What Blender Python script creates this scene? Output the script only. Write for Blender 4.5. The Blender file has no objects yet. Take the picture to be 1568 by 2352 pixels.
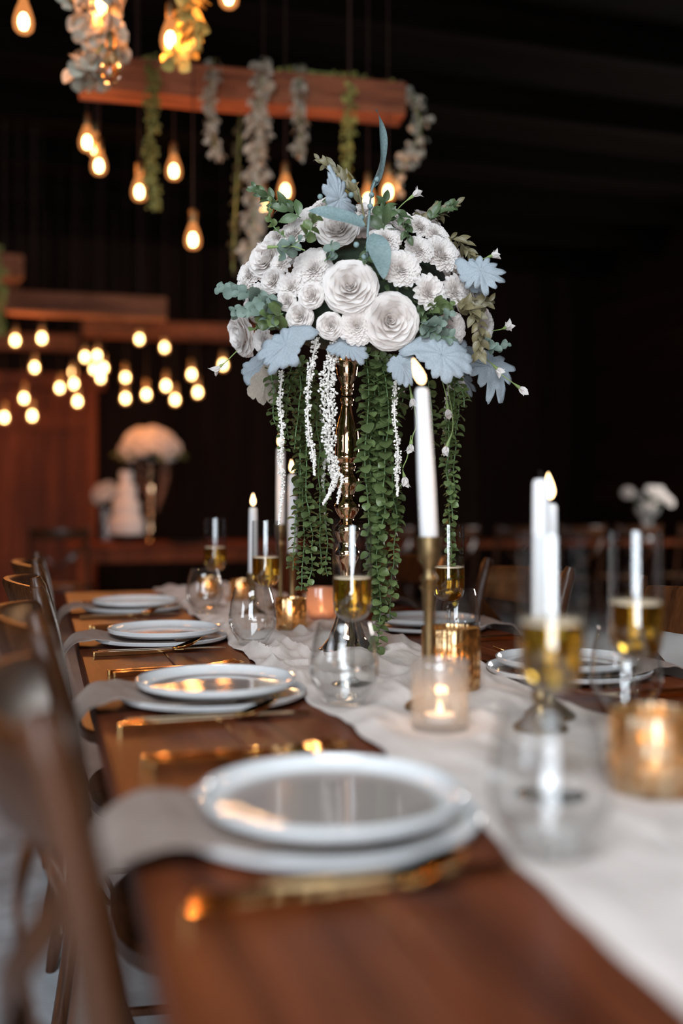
import bpy, math, random
from mathutils import Vector, Matrix, noise, Quaternion
R = math.radians
PI = math.pi
sc = bpy.context.scene
C = sc.collection

# ------------------------------------------------------------------ camera, world, daylight, exposure
TH = R(16.7)                    # the camera looks 16.7 degrees to the right of the table's long axis
CT, ST = math.cos(TH), math.sin(TH)
F = 35.0 / 36.0 * 2352          # focal length in pixels
TZ = 0.76                       # table top height
ZC = 1.04                       # camera height
HOR = 1170.0
cam = bpy.data.cameras.new('camera')
cam.lens = 35; cam.sensor_fit = 'VERTICAL'; cam.sensor_height = 36
cam.shift_y = -6 / 2352
cam.clip_start = 0.03; cam.clip_end = 100
cam.dof.use_dof = True; cam.dof.focus_distance = 1.86; cam.dof.aperture_fstop = 1.3
co = bpy.data.objects.new('camera', cam); C.objects.link(co)
co.location = (0, 0, ZC); co.rotation_euler = (PI / 2, 0, -TH)
sc.camera = co

w = bpy.data.worlds.new('world'); sc.world = w; w.use_nodes = True
w.node_tree.nodes['Background'].inputs[0].default_value = (0.62, 0.78, 1.0, 1)
w.node_tree.nodes['Background'].inputs[1].default_value = 0.8

def area_light(name, loc, rot, sx, sy, power, col):
    l = bpy.data.lights.new(name, 'AREA'); l.shape = 'RECTANGLE'; l.size = sx; l.size_y = sy
    l.energy = power; l.color = col
    o = bpy.data.objects.new(name, l); C.objects.link(o); o.location = loc; o.rotation_euler = rot
    return o
# daylight entering through the open barn doorway behind the camera and a high window beside it
area_light('doorway_daylight', (-1.6, -3.05, 1.35), (R(90), 0, R(0)), 2.2, 2.5, 185, (0.86, 0.93, 1.0))
area_light('skylight_daylight', (-0.9, -1.55, 3.86), (0, 0, 0), 2.4, 1.5, 205, (0.85, 0.93, 1.0))
area_light('added_right_fill', (6.10, 6.3, 1.75), (R(90), 0, R(90)), 1.1, 1.1, 70, (1.0, 0.95, 0.90))  # added out-of-view fill that brightens the far right bouquet and chairs
area_light('side_window_daylight', (-4.3, -0.6, 1.7), (R(90), 0, R(-90)), 1.6, 1.2, 40, (0.86, 0.92, 1.0))

vs = sc.view_settings
vs.view_transform = 'Standard'; vs.look = 'None'; vs.exposure = 0.12; vs.gamma = 1.0; vs.use_curve_mapping = False
cy = sc.cycles
cy.use_denoising = True
try: cy.denoiser = 'OPENIMAGEDENOISE'
except Exception: pass
cy.max_bounces = 9; cy.diffuse_bounces = 3; cy.glossy_bounces = 4; cy.transmission_bounces = 8; cy.transparent_max_bounces = 24
cy.sample_clamp_indirect = 4.0
cy.use_light_tree = True
cy.caustics_refractive = True; cy.caustics_reflective = False

# ------------------------------------------------------------------ coordinates
def at(px, py, d):
    """point seen at photo pixel (px, py) at distance d along the view axis"""
    r = (px - 784.0) / F * d
    return Vector((r * CT + d * ST, d * CT - r * ST, ZC + (HOR - py) / F * d))
def on(px, d, z=None):
    p = at(px, 0, d); p.z = TZ if z is None else z
    return p
RIGHT = Vector((CT, -ST, 0)); FWD = Vector((ST, CT, 0)); UP = Vector((0, 0, 1))
def camdir(u, v, w):            # u right, v up, w towards the camera
    return (RIGHT * u + UP * v - FWD * w).normalized()

# ------------------------------------------------------------------ materials
MATS = {}
def nodes(name):
    m = bpy.data.materials.new(name); m.use_nodes = True
    nt = m.node_tree; MATS[name] = m
    return m, nt, nt.nodes['Principled BSDF'], nt.nodes['Material Output']
def N(nt, t, **kw):
    n = nt.nodes.new(t)
    for k, v in kw.items():
        if k in n.inputs.keys(): n.inputs[k].default_value = v
        else: setattr(n, k, v)
    return n
def simple(name, col, rough=0.5, metal=0.0, vary=0.15, scale=30, bump=0.0, bscale=80, stretch=(1, 1, 1), spec=0.5, sss=0, coat=0, obj_space=True, rand=0.0):
    m, nt, b, out = nodes(name)
    tc = N(nt, 'ShaderNodeTexCoord'); mp = N(nt, 'ShaderNodeMapping'); mp.inputs['Scale'].default_value = stretch
    nt.links.new(tc.outputs['Object'], mp.inputs[0])
    nz = N(nt, 'ShaderNodeTexNoise', Scale=scale, Detail=5.0); nt.links.new(mp.outputs[0], nz.inputs['Vector'])
    rp = N(nt, 'ShaderNodeValToRGB')
    rp.color_ramp.elements[0].position = 0.3; rp.color_ramp.elements[1].position = 0.7
    rp.color_ramp.elements[0].color = (*[c * (1 - vary) for c in col], 1)
    rp.color_ramp.elements[1].color = (*[min(1, c * (1 + vary)) for c in col], 1)
    nt.links.new(nz.outputs['Fac'], rp.inputs[0])
    last = rp.outputs[0]
    if rand:
        oi = N(nt, 'ShaderNodeObjectInfo'); hs = N(nt, 'ShaderNodeHueSaturation')
        mr = N(nt, 'ShaderNodeMapRange'); mr.inputs['To Min'].default_value = 1 - rand; mr.inputs['To Max'].default_value = 1 + rand
        nt.links.new(oi.outputs['Random'], mr.inputs[0]); nt.links.new(mr.outputs[0], hs.inputs['Value'])
        nt.links.new(last, hs.inputs['Color']); last = hs.outputs[0]
    nt.links.new(last, b.inputs['Base Color'])
    b.inputs['Roughness'].default_value = rough; b.inputs['Metallic'].default_value = metal
    b.inputs['Specular IOR Level'].default_value = spec
    if coat: b.inputs['Coat Weight'].default_value = coat; b.inputs['Coat Roughness'].default_value = 0.08
    if sss:
        b.inputs['Subsurface Weight'].default_value = sss; b.inputs['Subsurface Radius'].default_value = (0.01, 0.006, 0.004)
    if bump:
        n2 = N(nt, 'ShaderNodeTexNoise', Scale=bscale, Detail=4.0); nt.links.new(mp.outputs[0], n2.inputs['Vector'])
        bp = N(nt, 'ShaderNodeBump', Strength=bump, Distance=0.002)
        nt.links.new(n2.outputs['Fac'], bp.inputs['Height']); nt.links.new(bp.outputs[0], b.inputs['Normal'])
    return m
def wood(name, dark, light, rough=0.4, axis='Y', scale=1.0, bump=0.25, rand=0.12, spec=0.4):
    m, nt, b, out = nodes(name)
    tc = N(nt, 'ShaderNodeTexCoord'); mp = N(nt, 'ShaderNodeMapping')
    s = {'X': (0.7, 9, 9), 'Y': (9, 0.7, 9), 'Z': (9, 9, 0.7)}[axis]
    mp.inputs['Scale'].default_value = [k * scale for k in s]
    oi = N(nt, 'ShaderNodeObjectInfo'); ad = N(nt, 'ShaderNodeVectorMath', operation='ADD')
    ml = N(nt, 'ShaderNodeMath', operation='MULTIPLY'); ml.inputs[1].default_value = 7.0
    nt.links.new(oi.outputs['Random'], ml.inputs[0]); nt.links.new(tc.outputs['Object'], ad.inputs[0]); nt.links.new(ml.outputs[0], ad.inputs[1])
    nt.links.new(ad.outputs[0], mp.inputs[0])
    n1 = N(nt, 'ShaderNodeTexNoise', Scale=1.3, Detail=6.0, Distortion=1.2); nt.links.new(mp.outputs[0], n1.inputs['Vector'])
    n2 = N(nt, 'ShaderNodeTexNoise', Scale=9.0, Detail=4.0); nt.links.new(mp.outputs[0], n2.inputs['Vector'])
    mx = N(nt, 'ShaderNodeMath', operation='MULTIPLY_ADD'); mx.inputs[1].default_value = 0.45
    nt.links.new(n2.outputs['Fac'], mx.inputs[0]); nt.links.new(n1.outputs['Fac'], mx.inputs[2])
    rp = N(nt, 'ShaderNodeValToRGB'); rp.color_ramp.elements[0].position = 0.45; rp.color_ramp.elements[1].position = 0.95
    rp.color_ramp.elements[0].color = (*dark, 1); rp.color_ramp.elements[1].color = (*light, 1)
    nt.links.new(mx.outputs[0], rp.inputs[0])
    hs = N(nt, 'ShaderNodeHueSaturation'); mr = N(nt, 'ShaderNodeMapRange')
    mr.inputs['To Min'].default_value = 1 - rand; mr.inputs['To Max'].default_value = 1 + rand
    nt.links.new(oi.outputs['Random'], mr.inputs[0]); nt.links.new(mr.outputs[0], hs.inputs['Value'])
    nt.links.new(rp.outputs[0], hs.inputs['Color']); nt.links.new(hs.outputs[0], b.inputs['Base Color'])
    b.inputs['Roughness'].default_value = rough; b.inputs['Specular IOR Level'].default_value = spec
    bp = N(nt, 'ShaderNodeBump', Strength=bump, Distance=0.0015)
    nt.links.new(mx.outputs[0], bp.inputs['Height']); nt.links.new(bp.outputs[0], b.inputs['Normal'])
    return m
def thin_glass(name, tint=(1, 1, 1), rough=0.0, ior=1.5, boost=1.0):
    m, nt, b, out = nodes(name); nt.nodes.remove(b)
    tr = N(nt, 'ShaderNodeBsdfTransparent'); tr.inputs[0].default_value = (*tint, 1)
    gl = N(nt, 'ShaderNodeBsdfGlossy'); gl.inputs['Roughness'].default_value = rough
    lw = N(nt, 'ShaderNodeLayerWeight', Blend=0.5); pw_ = N(nt, 'ShaderNodeMath', operation='POWER'); pw_.inputs[1].default_value = 3.0
    mu = N(nt, 'ShaderNodeMath', operation='MULTIPLY_ADD'); mu.inputs[1].default_value = .75 * boost; mu.inputs[2].default_value = .045 * boost; mu.use_clamp = True
    mx = N(nt, 'ShaderNodeMixShader')
    nt.links.new(lw.outputs['Facing'], pw_.inputs[0]); nt.links.new(pw_.outputs[0], mu.inputs[0]); nt.links.new(mu.outputs[0], mx.inputs[0])
    nt.links.new(tr.outputs[0], mx.inputs[1]); nt.links.new(gl.outputs[0], mx.inputs[2]); nt.links.new(mx.outputs[0], out.inputs[0])
    return m
def emit(name, col, s):
    m, nt, b, out = nodes(name); nt.nodes.remove(b)
    e = N(nt, 'ShaderNodeEmission', Strength=s); e.inputs[0].default_value = (*col, 1); nt.links.new(e.outputs[0], out.inputs[0])
    return m
def mixed(name, parts):
    """parts: (shader type, dict, weight) mixed pairwise"""
    m, nt, b, out = nodes(name); nt.nodes.remove(b)
    prev = None
    for t, kw, wt in parts:
        n = N(nt, t)
        for k, v in kw.items(): n.inputs[k].default_value = v
        if prev is None: prev = n
        else:
            x = N(nt, 'ShaderNodeMixShader'); x.inputs[0].default_value = wt
            nt.links.new(prev.outputs[0], x.inputs[1]); nt.links.new(n.outputs[0], x.inputs[2]); prev = x
    nt.links.new(prev.outputs[0], out.inputs[0])
    return m, nt

table_wood = wood('table_wood', (0.045, 0.010, 0.004), (0.185, 0.046, 0.016), 0.36, 'Y', 1.6, 0.3, 0.12, 0.13)
chair_wood = wood('chair_wood', (0.018, 0.006, 0.002), (0.080, 0.027, 0.009), 0.29, 'Z', 2.5, 0.35, 0.12, 0.32)
beam_wood = wood('beam_wood', (0.07, 0.016, 0.005), (0.40, 0.13, 0.055), 0.75, 'X', 1.5, 0.5)
door_wood = wood('door_wood', (0.07, 0.013, 0.003), (0.28, 0.058, 0.014), 0.6, 'Z', 1.0, 0.4, 0.3, .2)
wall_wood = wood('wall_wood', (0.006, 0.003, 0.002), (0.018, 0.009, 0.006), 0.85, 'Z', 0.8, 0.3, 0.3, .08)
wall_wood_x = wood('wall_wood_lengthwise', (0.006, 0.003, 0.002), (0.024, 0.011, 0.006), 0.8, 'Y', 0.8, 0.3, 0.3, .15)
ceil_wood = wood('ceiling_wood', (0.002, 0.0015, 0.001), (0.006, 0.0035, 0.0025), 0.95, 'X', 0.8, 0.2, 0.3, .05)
floor_m = simple('concrete', (0.36, 0.38, 0.40), 0.6, vary=0.25, scale=6, bump=0.3, bscale=60)
cane_m = simple('woven_cane', (0.30, 0.18, 0.09), 0.6, vary=0.3, scale=90, bump=0.8, bscale=160)
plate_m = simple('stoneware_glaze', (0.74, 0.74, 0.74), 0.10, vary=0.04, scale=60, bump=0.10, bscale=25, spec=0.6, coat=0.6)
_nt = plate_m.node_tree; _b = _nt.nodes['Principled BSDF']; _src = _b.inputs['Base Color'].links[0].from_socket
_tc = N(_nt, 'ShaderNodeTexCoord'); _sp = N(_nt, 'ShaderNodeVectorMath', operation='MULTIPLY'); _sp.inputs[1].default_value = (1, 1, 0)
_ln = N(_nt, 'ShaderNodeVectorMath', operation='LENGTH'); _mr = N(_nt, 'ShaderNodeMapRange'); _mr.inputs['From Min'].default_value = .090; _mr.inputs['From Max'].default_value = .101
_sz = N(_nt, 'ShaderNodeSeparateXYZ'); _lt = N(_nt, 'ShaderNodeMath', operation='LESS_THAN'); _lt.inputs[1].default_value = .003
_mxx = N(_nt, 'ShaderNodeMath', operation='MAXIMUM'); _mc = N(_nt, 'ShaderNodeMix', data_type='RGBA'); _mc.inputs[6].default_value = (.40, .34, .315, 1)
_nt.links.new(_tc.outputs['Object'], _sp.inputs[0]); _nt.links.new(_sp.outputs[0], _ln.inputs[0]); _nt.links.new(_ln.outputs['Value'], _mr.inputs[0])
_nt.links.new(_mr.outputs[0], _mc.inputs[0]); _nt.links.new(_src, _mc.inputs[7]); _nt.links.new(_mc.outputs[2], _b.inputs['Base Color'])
napkin_m = simple('linen', (0.29, 0.22, 0.185), 0.85, vary=0.06, scale=300, bump=0.35, bscale=900)
runner_m = simple('gauze', (0.68, 0.60, 0.55), 0.9, vary=0.07, scale=60, bump=0.9, bscale=120, stretch=(1, 0.25, 1))
gold_m = simple('polished_gold', (0.95, 0.62, 0.25), 0.10, 1.0, vary=0.05, scale=30)
vase_m = simple('rose_gold_chrome', (0.93, 0.60, 0.38), 0.07, 1.0, vary=0.03, scale=20)
brass_m = simple('brushed_brass', (0.27, 0.185, 0.09), 0.42, 1.0, vary=0.25, scale=70, bump=0.1)
wax_m = simple('candle_wax', (0.80, 0.78, 0.78), 0.45, vary=0.03, scale=20, sss=0.25)
wick_m = simple('wick', (0.02, 0.015, 0.01), 0.9)
glass_m = thin_glass('clear_glass', (0.985, 0.99, 0.99), 0.0, 1.45, 1.1)
stem_glass_m = thin_glass('stem_glass', (0.93, 0.95, 0.95), 0.02, 1.6, 1.7)
foam_m = simple('foam', (0.75, 0.60, 0.42), 0.5, vary=0.15, scale=200, bump=0.5, bscale=500)
petal_m = simple('ivory_petal', (0.90, 0.86, 0.83), 0.75, vary=0.05, scale=40, bump=0.25, bscale=150, sss=0.0, rand=0.03)
def translucent(m, col, fac):
    nt = m.node_tree; b = nt.nodes['Principled BSDF']; out = nt.nodes['Material Output']
    tl = N(nt, 'ShaderNodeBsdfTranslucent'); tl.inputs[0].default_value = (*col, 1); mx = N(nt, 'ShaderNodeMixShader'); mx.inputs[0].default_value = fac
    nt.links.new(b.outputs[0], mx.inputs[1]); nt.links.new(tl.outputs[0], mx.inputs[2]); nt.links.new(mx.outputs[0], out.inputs[0])
translucent(petal_m, (0.92, 0.84, 0.79), .38)
petal_blush_m = simple('blush_petal', (0.80, 0.70, 0.65), 0.75, vary=0.05, scale=40, bump=0.2)
amar_m = simple('amaranthus_white', (0.86, 0.83, 0.78), 0.8, vary=0.1, scale=120)
euc_m = simple('eucalyptus_leaf', (0.115, 0.16, 0.06), 0.38, vary=0.5, scale=25, rand=0.35)
translucent(euc_m, (0.22, 0.30, 0.08), .25)
euc_edge = simple('eucalyptus_stem', (0.13, 0.22, 0.09), 0.6)
silver_m = simple('silver_dollar_leaf', (0.135, 0.185, 0.15), 0.6, vary=0.25, scale=40, rand=0.2)
rusc_m = simple('ruscus_leaf', (0.075, 0.115, 0.05), 0.42, vary=0.35, scale=30, rand=0.25)
rusc_brown = simple('ruscus_leaf_brown', (0.17, 0.145, 0.075), 0.45, vary=0.35, scale=30, rand=0.2)
dusty_m = simple('dusty_miller', (0.31, 0.355, 0.39), 0.9, vary=0.12, scale=50, bump=0.3, bscale=200, rand=0.08)
blade_m = simple('blade_leaf', (0.19, 0.27, 0.27), 0.6, vary=0.2, scale=30, rand=0.1)
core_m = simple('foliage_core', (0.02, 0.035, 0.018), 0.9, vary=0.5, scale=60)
stalk_m = simple('green_stalk', (0.22, 0.30, 0.10), 0.6)
hang_grey = simple('garland_leaf_grey', (0.42, 0.39, 0.31), 0.8, vary=0.25, scale=30, rand=0.2)
hang_dark = simple('garland_leaf_dark', (0.05, 0.05, 0.02), 0.8)
hang_green = simple('garland_leaf_green', (0.27, 0.27, 0.07), 0.7, vary=0.3, scale=30, rand=0.2)
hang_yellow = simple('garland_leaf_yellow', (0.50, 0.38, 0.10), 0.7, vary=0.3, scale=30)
cake_m = simple('icing', (0.78, 0.72, 0.68), 0.6, vary=0.04, scale=20)
iron_m = simple('black_iron', (0.02, 0.02, 0.02), 0.5, 0.6)
cord_m = simple('brown_cord', (0.03, 0.010, 0.005), 0.8)
bulb_core = emit('filament_glow', (1.0, 0.78, 0.50), 38.0)
flame_m = emit('flame', (1.0, 0.62, 0.30), 7.0)
flame_hot = emit('flame_white', (1.0, 0.80, 0.52), 9.0)
bulb_glass, nt_ = mixed('amber_bulb_glass', [('ShaderNodeBsdfTransparent', {'Color': (1.0, 0.72, 0.42, 1)}, 0),
    ('ShaderNodeEmission', {'Color': (1.0, 0.38, 0.12, 1), 'Strength': 0.9}, 0.55)])
bulb_glass_off = thin_glass('unlit_bulb_glass', (1.0, 0.85, 0.65), 0.02, 1.5, 2.2)
# champagne: refracting golden liquid with a little scattering from the bubbles
champ_m, nt_ = mixed('champagne', [('ShaderNodeBsdfRefraction', {'Color': (0.92, 0.74, 0.27, 1), 'IOR': 1.22, 'Roughness': 0.02}, 0),
    ('ShaderNodeBsdfTranslucent', {'Color': (0.75, 0.50, 0.10, 1)}, 0.12), ('ShaderNodeBsdfGlossy', {'Color': (1, 0.9, 0.7, 1), 'Roughness': 0.08}, 0.07)])
frost_m, nt_ = mixed('frosted_glass', [('ShaderNodeBsdfTransparent', {'Color': (0.96, 0.95, 0.94, 1)}, 0),
    ('ShaderNodeBsdfTranslucent', {'Color': (0.80, 0.82, 0.82, 1)}, 0.12), ('ShaderNodeBsdfDiffuse', {'Color': (0.7, 0.7, 0.7, 1)}, 0.10), ('ShaderNodeBsdfGlossy', {'Roughness': 0.12}, 0.14)])
pink_frost_m, nt_ = mixed('blush_frosted_glass', [('ShaderNodeBsdfTransparent', {'Color': (0.95, 0.80, 0.72, 1)}, 0),
    ('ShaderNodeBsdfTranslucent', {'Color': (0.85, 0.62, 0.52, 1)}, 0.35), ('ShaderNodeBsdfDiffuse', {'Color': (0.7, 0.5, 0.43, 1)}, 0.2), ('ShaderNodeBsdfGlossy', {'Roughness': 0.15}, 0.12)])
def mercury(name='mercury_glass', k=.50, k0=.30, bc=(0.72, 0.50, 0.26), ro=.16):
    m, nt, b, out = nodes(name)
    tc = N(nt, 'ShaderNodeTexCoord'); nz = N(nt, 'ShaderNodeTexNoise', Scale=90.0, Detail=4.0)
    nt.links.new(tc.outputs['Object'], nz.inputs['Vector'])
    rp = N(nt, 'ShaderNodeValToRGB'); rp.color_ramp.elements[0].position = 0.50; rp.color_ramp.elements[1].position = 0.60
    nt.links.new(nz.outputs['Fac'], rp.inputs[0])
    b.inputs['Base Color'].default_value = (*bc, 1); b.inputs['Metallic'].default_value = 1; b.inputs['Roughness'].default_value = ro
    tl = N(nt, 'ShaderNodeBsdfTranslucent'); tl.inputs[0].default_value = (0.62, 0.50, 0.34, 1)
    tr = N(nt, 'ShaderNodeBsdfTransparent'); tr.inputs[0].default_value = (0.95, 0.80, 0.56, 1)
    m1 = N(nt, 'ShaderNodeMixShader'); m1.inputs[0].default_value = 0.62
    nt.links.new(tl.outputs[0], m1.inputs[1]); nt.links.new(tr.outputs[0], m1.inputs[2])
    mx = N(nt, 'ShaderNodeMixShader'); ma = N(nt, 'ShaderNodeMath', operation='MULTIPLY_ADD'); ma.inputs[1].default_value = k; ma.inputs[2].default_value = k0
    nt.links.new(rp.outputs[0], ma.inputs[0]); nt.links.new(ma.outputs[0], mx.inputs[0])
    nt.links.new(b.outputs[0], mx.inputs[1]); nt.links.new(m1.outputs[0], mx.inputs[2]); nt.links.new(mx.outputs[0], out.inputs[0])
    return m
mercury_m = mercury()
mercury_pale = mercury('pale_mercury_glass', .42, .45, (0.74, 0.64, 0.46), .28)

# ------------------------------------------------------------------ mesh helpers
class MB:
    def __init__(s): s.v = []; s.f = []
    def add(s, v, f):
        o = len(s.v); s.v.extend([tuple(p) for p in v]); s.f.extend([tuple(i + o for i in q) for q in f]); return s
    def box(s, c, h, rot=None):
        vs = []
        for dx in (-1, 1):
            for dy in (-1, 1):
                for dz in (-1, 1):
                    p = Vector((dx * h[0], dy * h[1], dz * h[2]))
                    if rot is not None: p = rot @ p
                    vs.append(p + Vector(c))
        return s.add(vs, [(0, 1, 3, 2), (4, 6, 7, 5), (0, 4, 5, 1), (2, 3, 7, 6), (0, 2, 6, 4), (1, 5, 7, 3)])
    def lathe(s, prof, seg=32, c=(0, 0, 0), mod=None):
        vs = []; fs = []; n = len(prof)
        for r, z in prof:
            for k in range(seg):
                a = 2 * PI * k / seg; rr = r * (mod(a, z) if mod else 1)
                vs.append((c[0] + rr * math.cos(a), c[1] + rr * math.sin(a), c[2] + z))
        for i in range(n - 1):
            for k in range(seg):
                k2 = (k + 1) % seg
                fs.append((i * seg + k, i * seg + k2, (i + 1) * seg + k2, (i + 1) * seg + k))
        if prof[0][0] > 1e-5: fs.append(tuple(range(seg - 1, -1, -1)))
        if prof[-1][0] > 1e-5: fs.append(tuple((n - 1) * seg + k for k in range(seg)))
        return s.add(vs, fs)
    def tube(s, pts, rad, seg=8, flat=1.0, side=None):
        pts = [Vector(p) for p in pts]; n = len(pts)
        if not hasattr(rad, '__len__'): rad = [rad] * n
        vs = []; fs = []; ref = side or Vector((0, 0, 1))
        for i, p in enumerate(pts):
            t = (pts[min(i + 1, n - 1)] - pts[max(i - 1, 0)]).normalized()
            a = t.cross(ref)
            if a.length < 1e-3: a = t.cross(Vector((1, 0.01, 0)))
            a.normalize(); b = t.cross(a).normalized()
            for k in range(seg):
                an = 2 * PI * k / seg
                vs.append(p + a * (math.cos(an) * rad[i] * flat) + b * (math.sin(an) * rad[i]))
        for i in range(n - 1):
            for k in range(seg):
                k2 = (k + 1) % seg
                fs.append((i * seg + k, i * seg + k2, (i + 1) * seg + k2, (i + 1) * seg + k))
        fs.append(tuple(range(seg - 1, -1, -1))); fs.append(tuple((n - 1) * seg + k for k in range(seg)))
        return s.add(vs, fs)
    def mesh(s, name, smooth=True):
        me = bpy.data.meshes.new(name); me.from_pydata(s.v, [], s.f); me.update()
        if smooth:
            me.polygons.foreach_set('use_smooth', [True] * len(me.polygons))
            try: me.set_sharp_from_angle(angle=R(40))
            except Exception: pass
        return me
def obj(name, me, mat, parent=None, loc=(0, 0, 0), mw=None, smooth=True):
    if isinstance(me, MB): me = me.mesh(name, smooth)
    o = bpy.data.objects.new(name, me); C.objects.link(o)
    if mat is not None and len(me.materials) == 0: me.materials.append(mat)
    if parent is not None: o.parent = parent
    if mw is not None: o.matrix_local = mw
    else: o.location = loc
    return o
def tag(o, label=None, cat=None, group=None, kind=None):
    if label: o['label'] = label
    if cat: o['category'] = cat
    if group: o['group'] = group
    if kind: o['kind'] = kind
    return o
def thing(name, label, cat, loc=(0, 0, 0), rz=0, group=None):
    o = bpy.data.objects.new(name, None); C.objects.link(o); o.empty_display_size = 0.05
    o.location = loc; o.rotation_euler = (0, 0, rz)
    return tag(o, label, cat, group)
def dup(root, loc, rz=0, label=None, group=None, scale=None):
    r = root.copy(); C.objects.link(r); r.location = loc; r.rotation_euler = (0, 0, rz)
    if scale: r.scale = scale
    if label: r['label'] = label
    if group: r['group'] = group
    for ch in list(root.children):
        c = ch.copy(); C.objects.link(c); c.parent = r
        for g in list(ch.children):
            d = g.copy(); C.objects.link(d); d.parent = c
    return r
def frame(pos, zdir, roll=0.0, s=1.0, sv=None):
    q = Vector(zdir).normalized().to_track_quat('Z', 'Y')
    m = Matrix.Translation(pos) @ q.to_matrix().to_4x4() @ Matrix.Rotation(roll, 4, 'Z')
    sv = sv or (s, s, s)
    return m @ Matrix.Diagonal((*sv, 1))
def catmull(pts, n=8):
    pts = [Vector(p) for p in pts]; out = []
    P = [pts[0] * 2 - pts[1]] + pts + [pts[-1] * 2 - pts[-2]]
    for i in range(1, len(P) - 2):
        for k in range(n):
            t = k / n
            out.append(0.5 * ((2 * P[i]) + (P[i + 1] - P[i - 1]) * t + (2 * P[i - 1] - 5 * P[i] + 4 * P[i + 1] - P[i + 2]) * t * t + (-P[i - 1] + 3 * P[i] - 3 * P[i + 1] + P[i + 2]) * t ** 3))
    out.append(pts[-1]); return out
def struct(name, mb, mat, label=None, smooth=False):
    o = obj(name, mb, mat, smooth=smooth); o['kind'] = 'structure'
    if label: o['label'] = label
    return o

# ------------------------------------------------------------------ the barn
X0, X1, Y0, Y1, ZT = -4.4, 6.2, -3.2, 10.4, 3.9
struct('floor', MB().box(((X0 + X1) / 2, (Y0 + Y1) / 2, -0.05), ((X1 - X0) / 2 + .3, (Y1 - Y0) / 2 + .3, 0.05)), floor_m, 'worn grey concrete floor')
SX0, SX1, SY0, SY1 = -2.15, 0.35, -2.35, -0.75      # skylight opening behind the camera
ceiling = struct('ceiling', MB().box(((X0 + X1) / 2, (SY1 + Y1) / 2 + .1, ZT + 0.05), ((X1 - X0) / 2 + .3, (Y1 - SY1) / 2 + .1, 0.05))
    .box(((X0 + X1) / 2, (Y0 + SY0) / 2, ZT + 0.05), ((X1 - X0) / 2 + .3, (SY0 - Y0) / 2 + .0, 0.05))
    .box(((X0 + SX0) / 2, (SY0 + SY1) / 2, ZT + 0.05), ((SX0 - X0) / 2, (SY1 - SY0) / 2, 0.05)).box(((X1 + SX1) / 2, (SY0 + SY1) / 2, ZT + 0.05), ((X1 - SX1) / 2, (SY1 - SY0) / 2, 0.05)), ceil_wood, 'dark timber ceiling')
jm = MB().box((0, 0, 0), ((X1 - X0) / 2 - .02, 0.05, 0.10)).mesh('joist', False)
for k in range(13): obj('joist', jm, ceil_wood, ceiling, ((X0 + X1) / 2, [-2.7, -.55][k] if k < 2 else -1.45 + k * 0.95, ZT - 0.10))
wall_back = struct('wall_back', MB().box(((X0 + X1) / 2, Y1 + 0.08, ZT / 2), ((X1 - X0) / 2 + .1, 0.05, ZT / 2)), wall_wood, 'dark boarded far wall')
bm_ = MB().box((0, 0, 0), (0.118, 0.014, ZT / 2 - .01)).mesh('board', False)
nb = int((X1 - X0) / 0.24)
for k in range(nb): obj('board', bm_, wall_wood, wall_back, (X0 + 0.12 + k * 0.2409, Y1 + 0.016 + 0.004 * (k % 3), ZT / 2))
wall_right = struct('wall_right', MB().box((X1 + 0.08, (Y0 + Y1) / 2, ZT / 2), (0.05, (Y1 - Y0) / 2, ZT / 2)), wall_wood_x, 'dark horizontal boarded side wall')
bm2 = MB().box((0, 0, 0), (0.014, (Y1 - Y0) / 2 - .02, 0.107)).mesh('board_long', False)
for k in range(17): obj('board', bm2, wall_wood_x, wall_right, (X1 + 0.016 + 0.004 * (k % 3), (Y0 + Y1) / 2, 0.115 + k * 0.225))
# left wall with a window opening, front wall (behind the camera) with the open doorway
struct('wall_left', MB().box((X0 - .05, (Y0 - 1.45) / 2, ZT / 2), (0.05, (-1.45 - Y0) / 2, ZT / 2)).box((X0 - .05, (0.25 + Y1) / 2, ZT / 2), (0.05, (Y1 - 0.25) / 2, ZT / 2))
       .box((X0 - .05, -0.6, 0.525), (0.05, 0.86, 0.525)).box((X0 - .05, -0.6, 3.13), (0.05, 0.86, 0.77)), wall_wood_x, 'dark side wall with a window opening')
struct('wall_front', MB().box(((X0 - 2.75) / 2, Y0 - .05, ZT / 2), ((-2.75 - X0) / 2, 0.05, ZT / 2)).box(((X1 - .45) / 2, Y0 - .05, ZT / 2), ((X1 + .45) / 2, 0.05, ZT / 2))
       .box((-1.6, Y0 - .05, 3.28), (1.16, 0.05, 0.62)), wall_wood, 'entrance wall with an open doorway')
def window(name, loc, rz, w_, h_, label):
    t = bpy.data.objects.new(name, None); C.objects.link(t); t.location = loc; t.rotation_euler = (0, 0, rz); t['kind'] = 'structure'; t['label'] = label
    m = MB()
    for sx in (-1, 1): m.box((sx * (w_ / 2 + .04), 0, 0), (.04, .05, h_ / 2 + .08))
    for sz in (-1, 1): m.box((0, 0, sz * (h_ / 2 + .04)), (w_ / 2, .05, .04))
    obj('window_frame', m, wall_wood_x, t, smooth=False)
    if name == 'added_window': obj('pane', MB().box((0, -.035, 0), (w_ / 2, .003, h_ / 2)), emit('added_glow_pane', (.85, .93, 1.0), 2.5), t, smooth=False)  # glowing pane for the added window, set in front of closed boards
    obj('muntin', MB().box((0, .02, 0), (.012, .012, h_ / 2)).box((0, .02, 0), (w_ / 2, .0119, .012)), wall_wood_x, t, smooth=False)
window('window_1', (X0 + .0, -.6, 1.7), R(90), 1.62, 1.22, 'window in the side wall beside the entrance')
window('added_window', (X1 - .06, 6.3, 1.75), R(90), 1.12, 1.12, 'added out-of-view window on the right side wall')  # invented window framing the right-hand fill, outside the view
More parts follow.
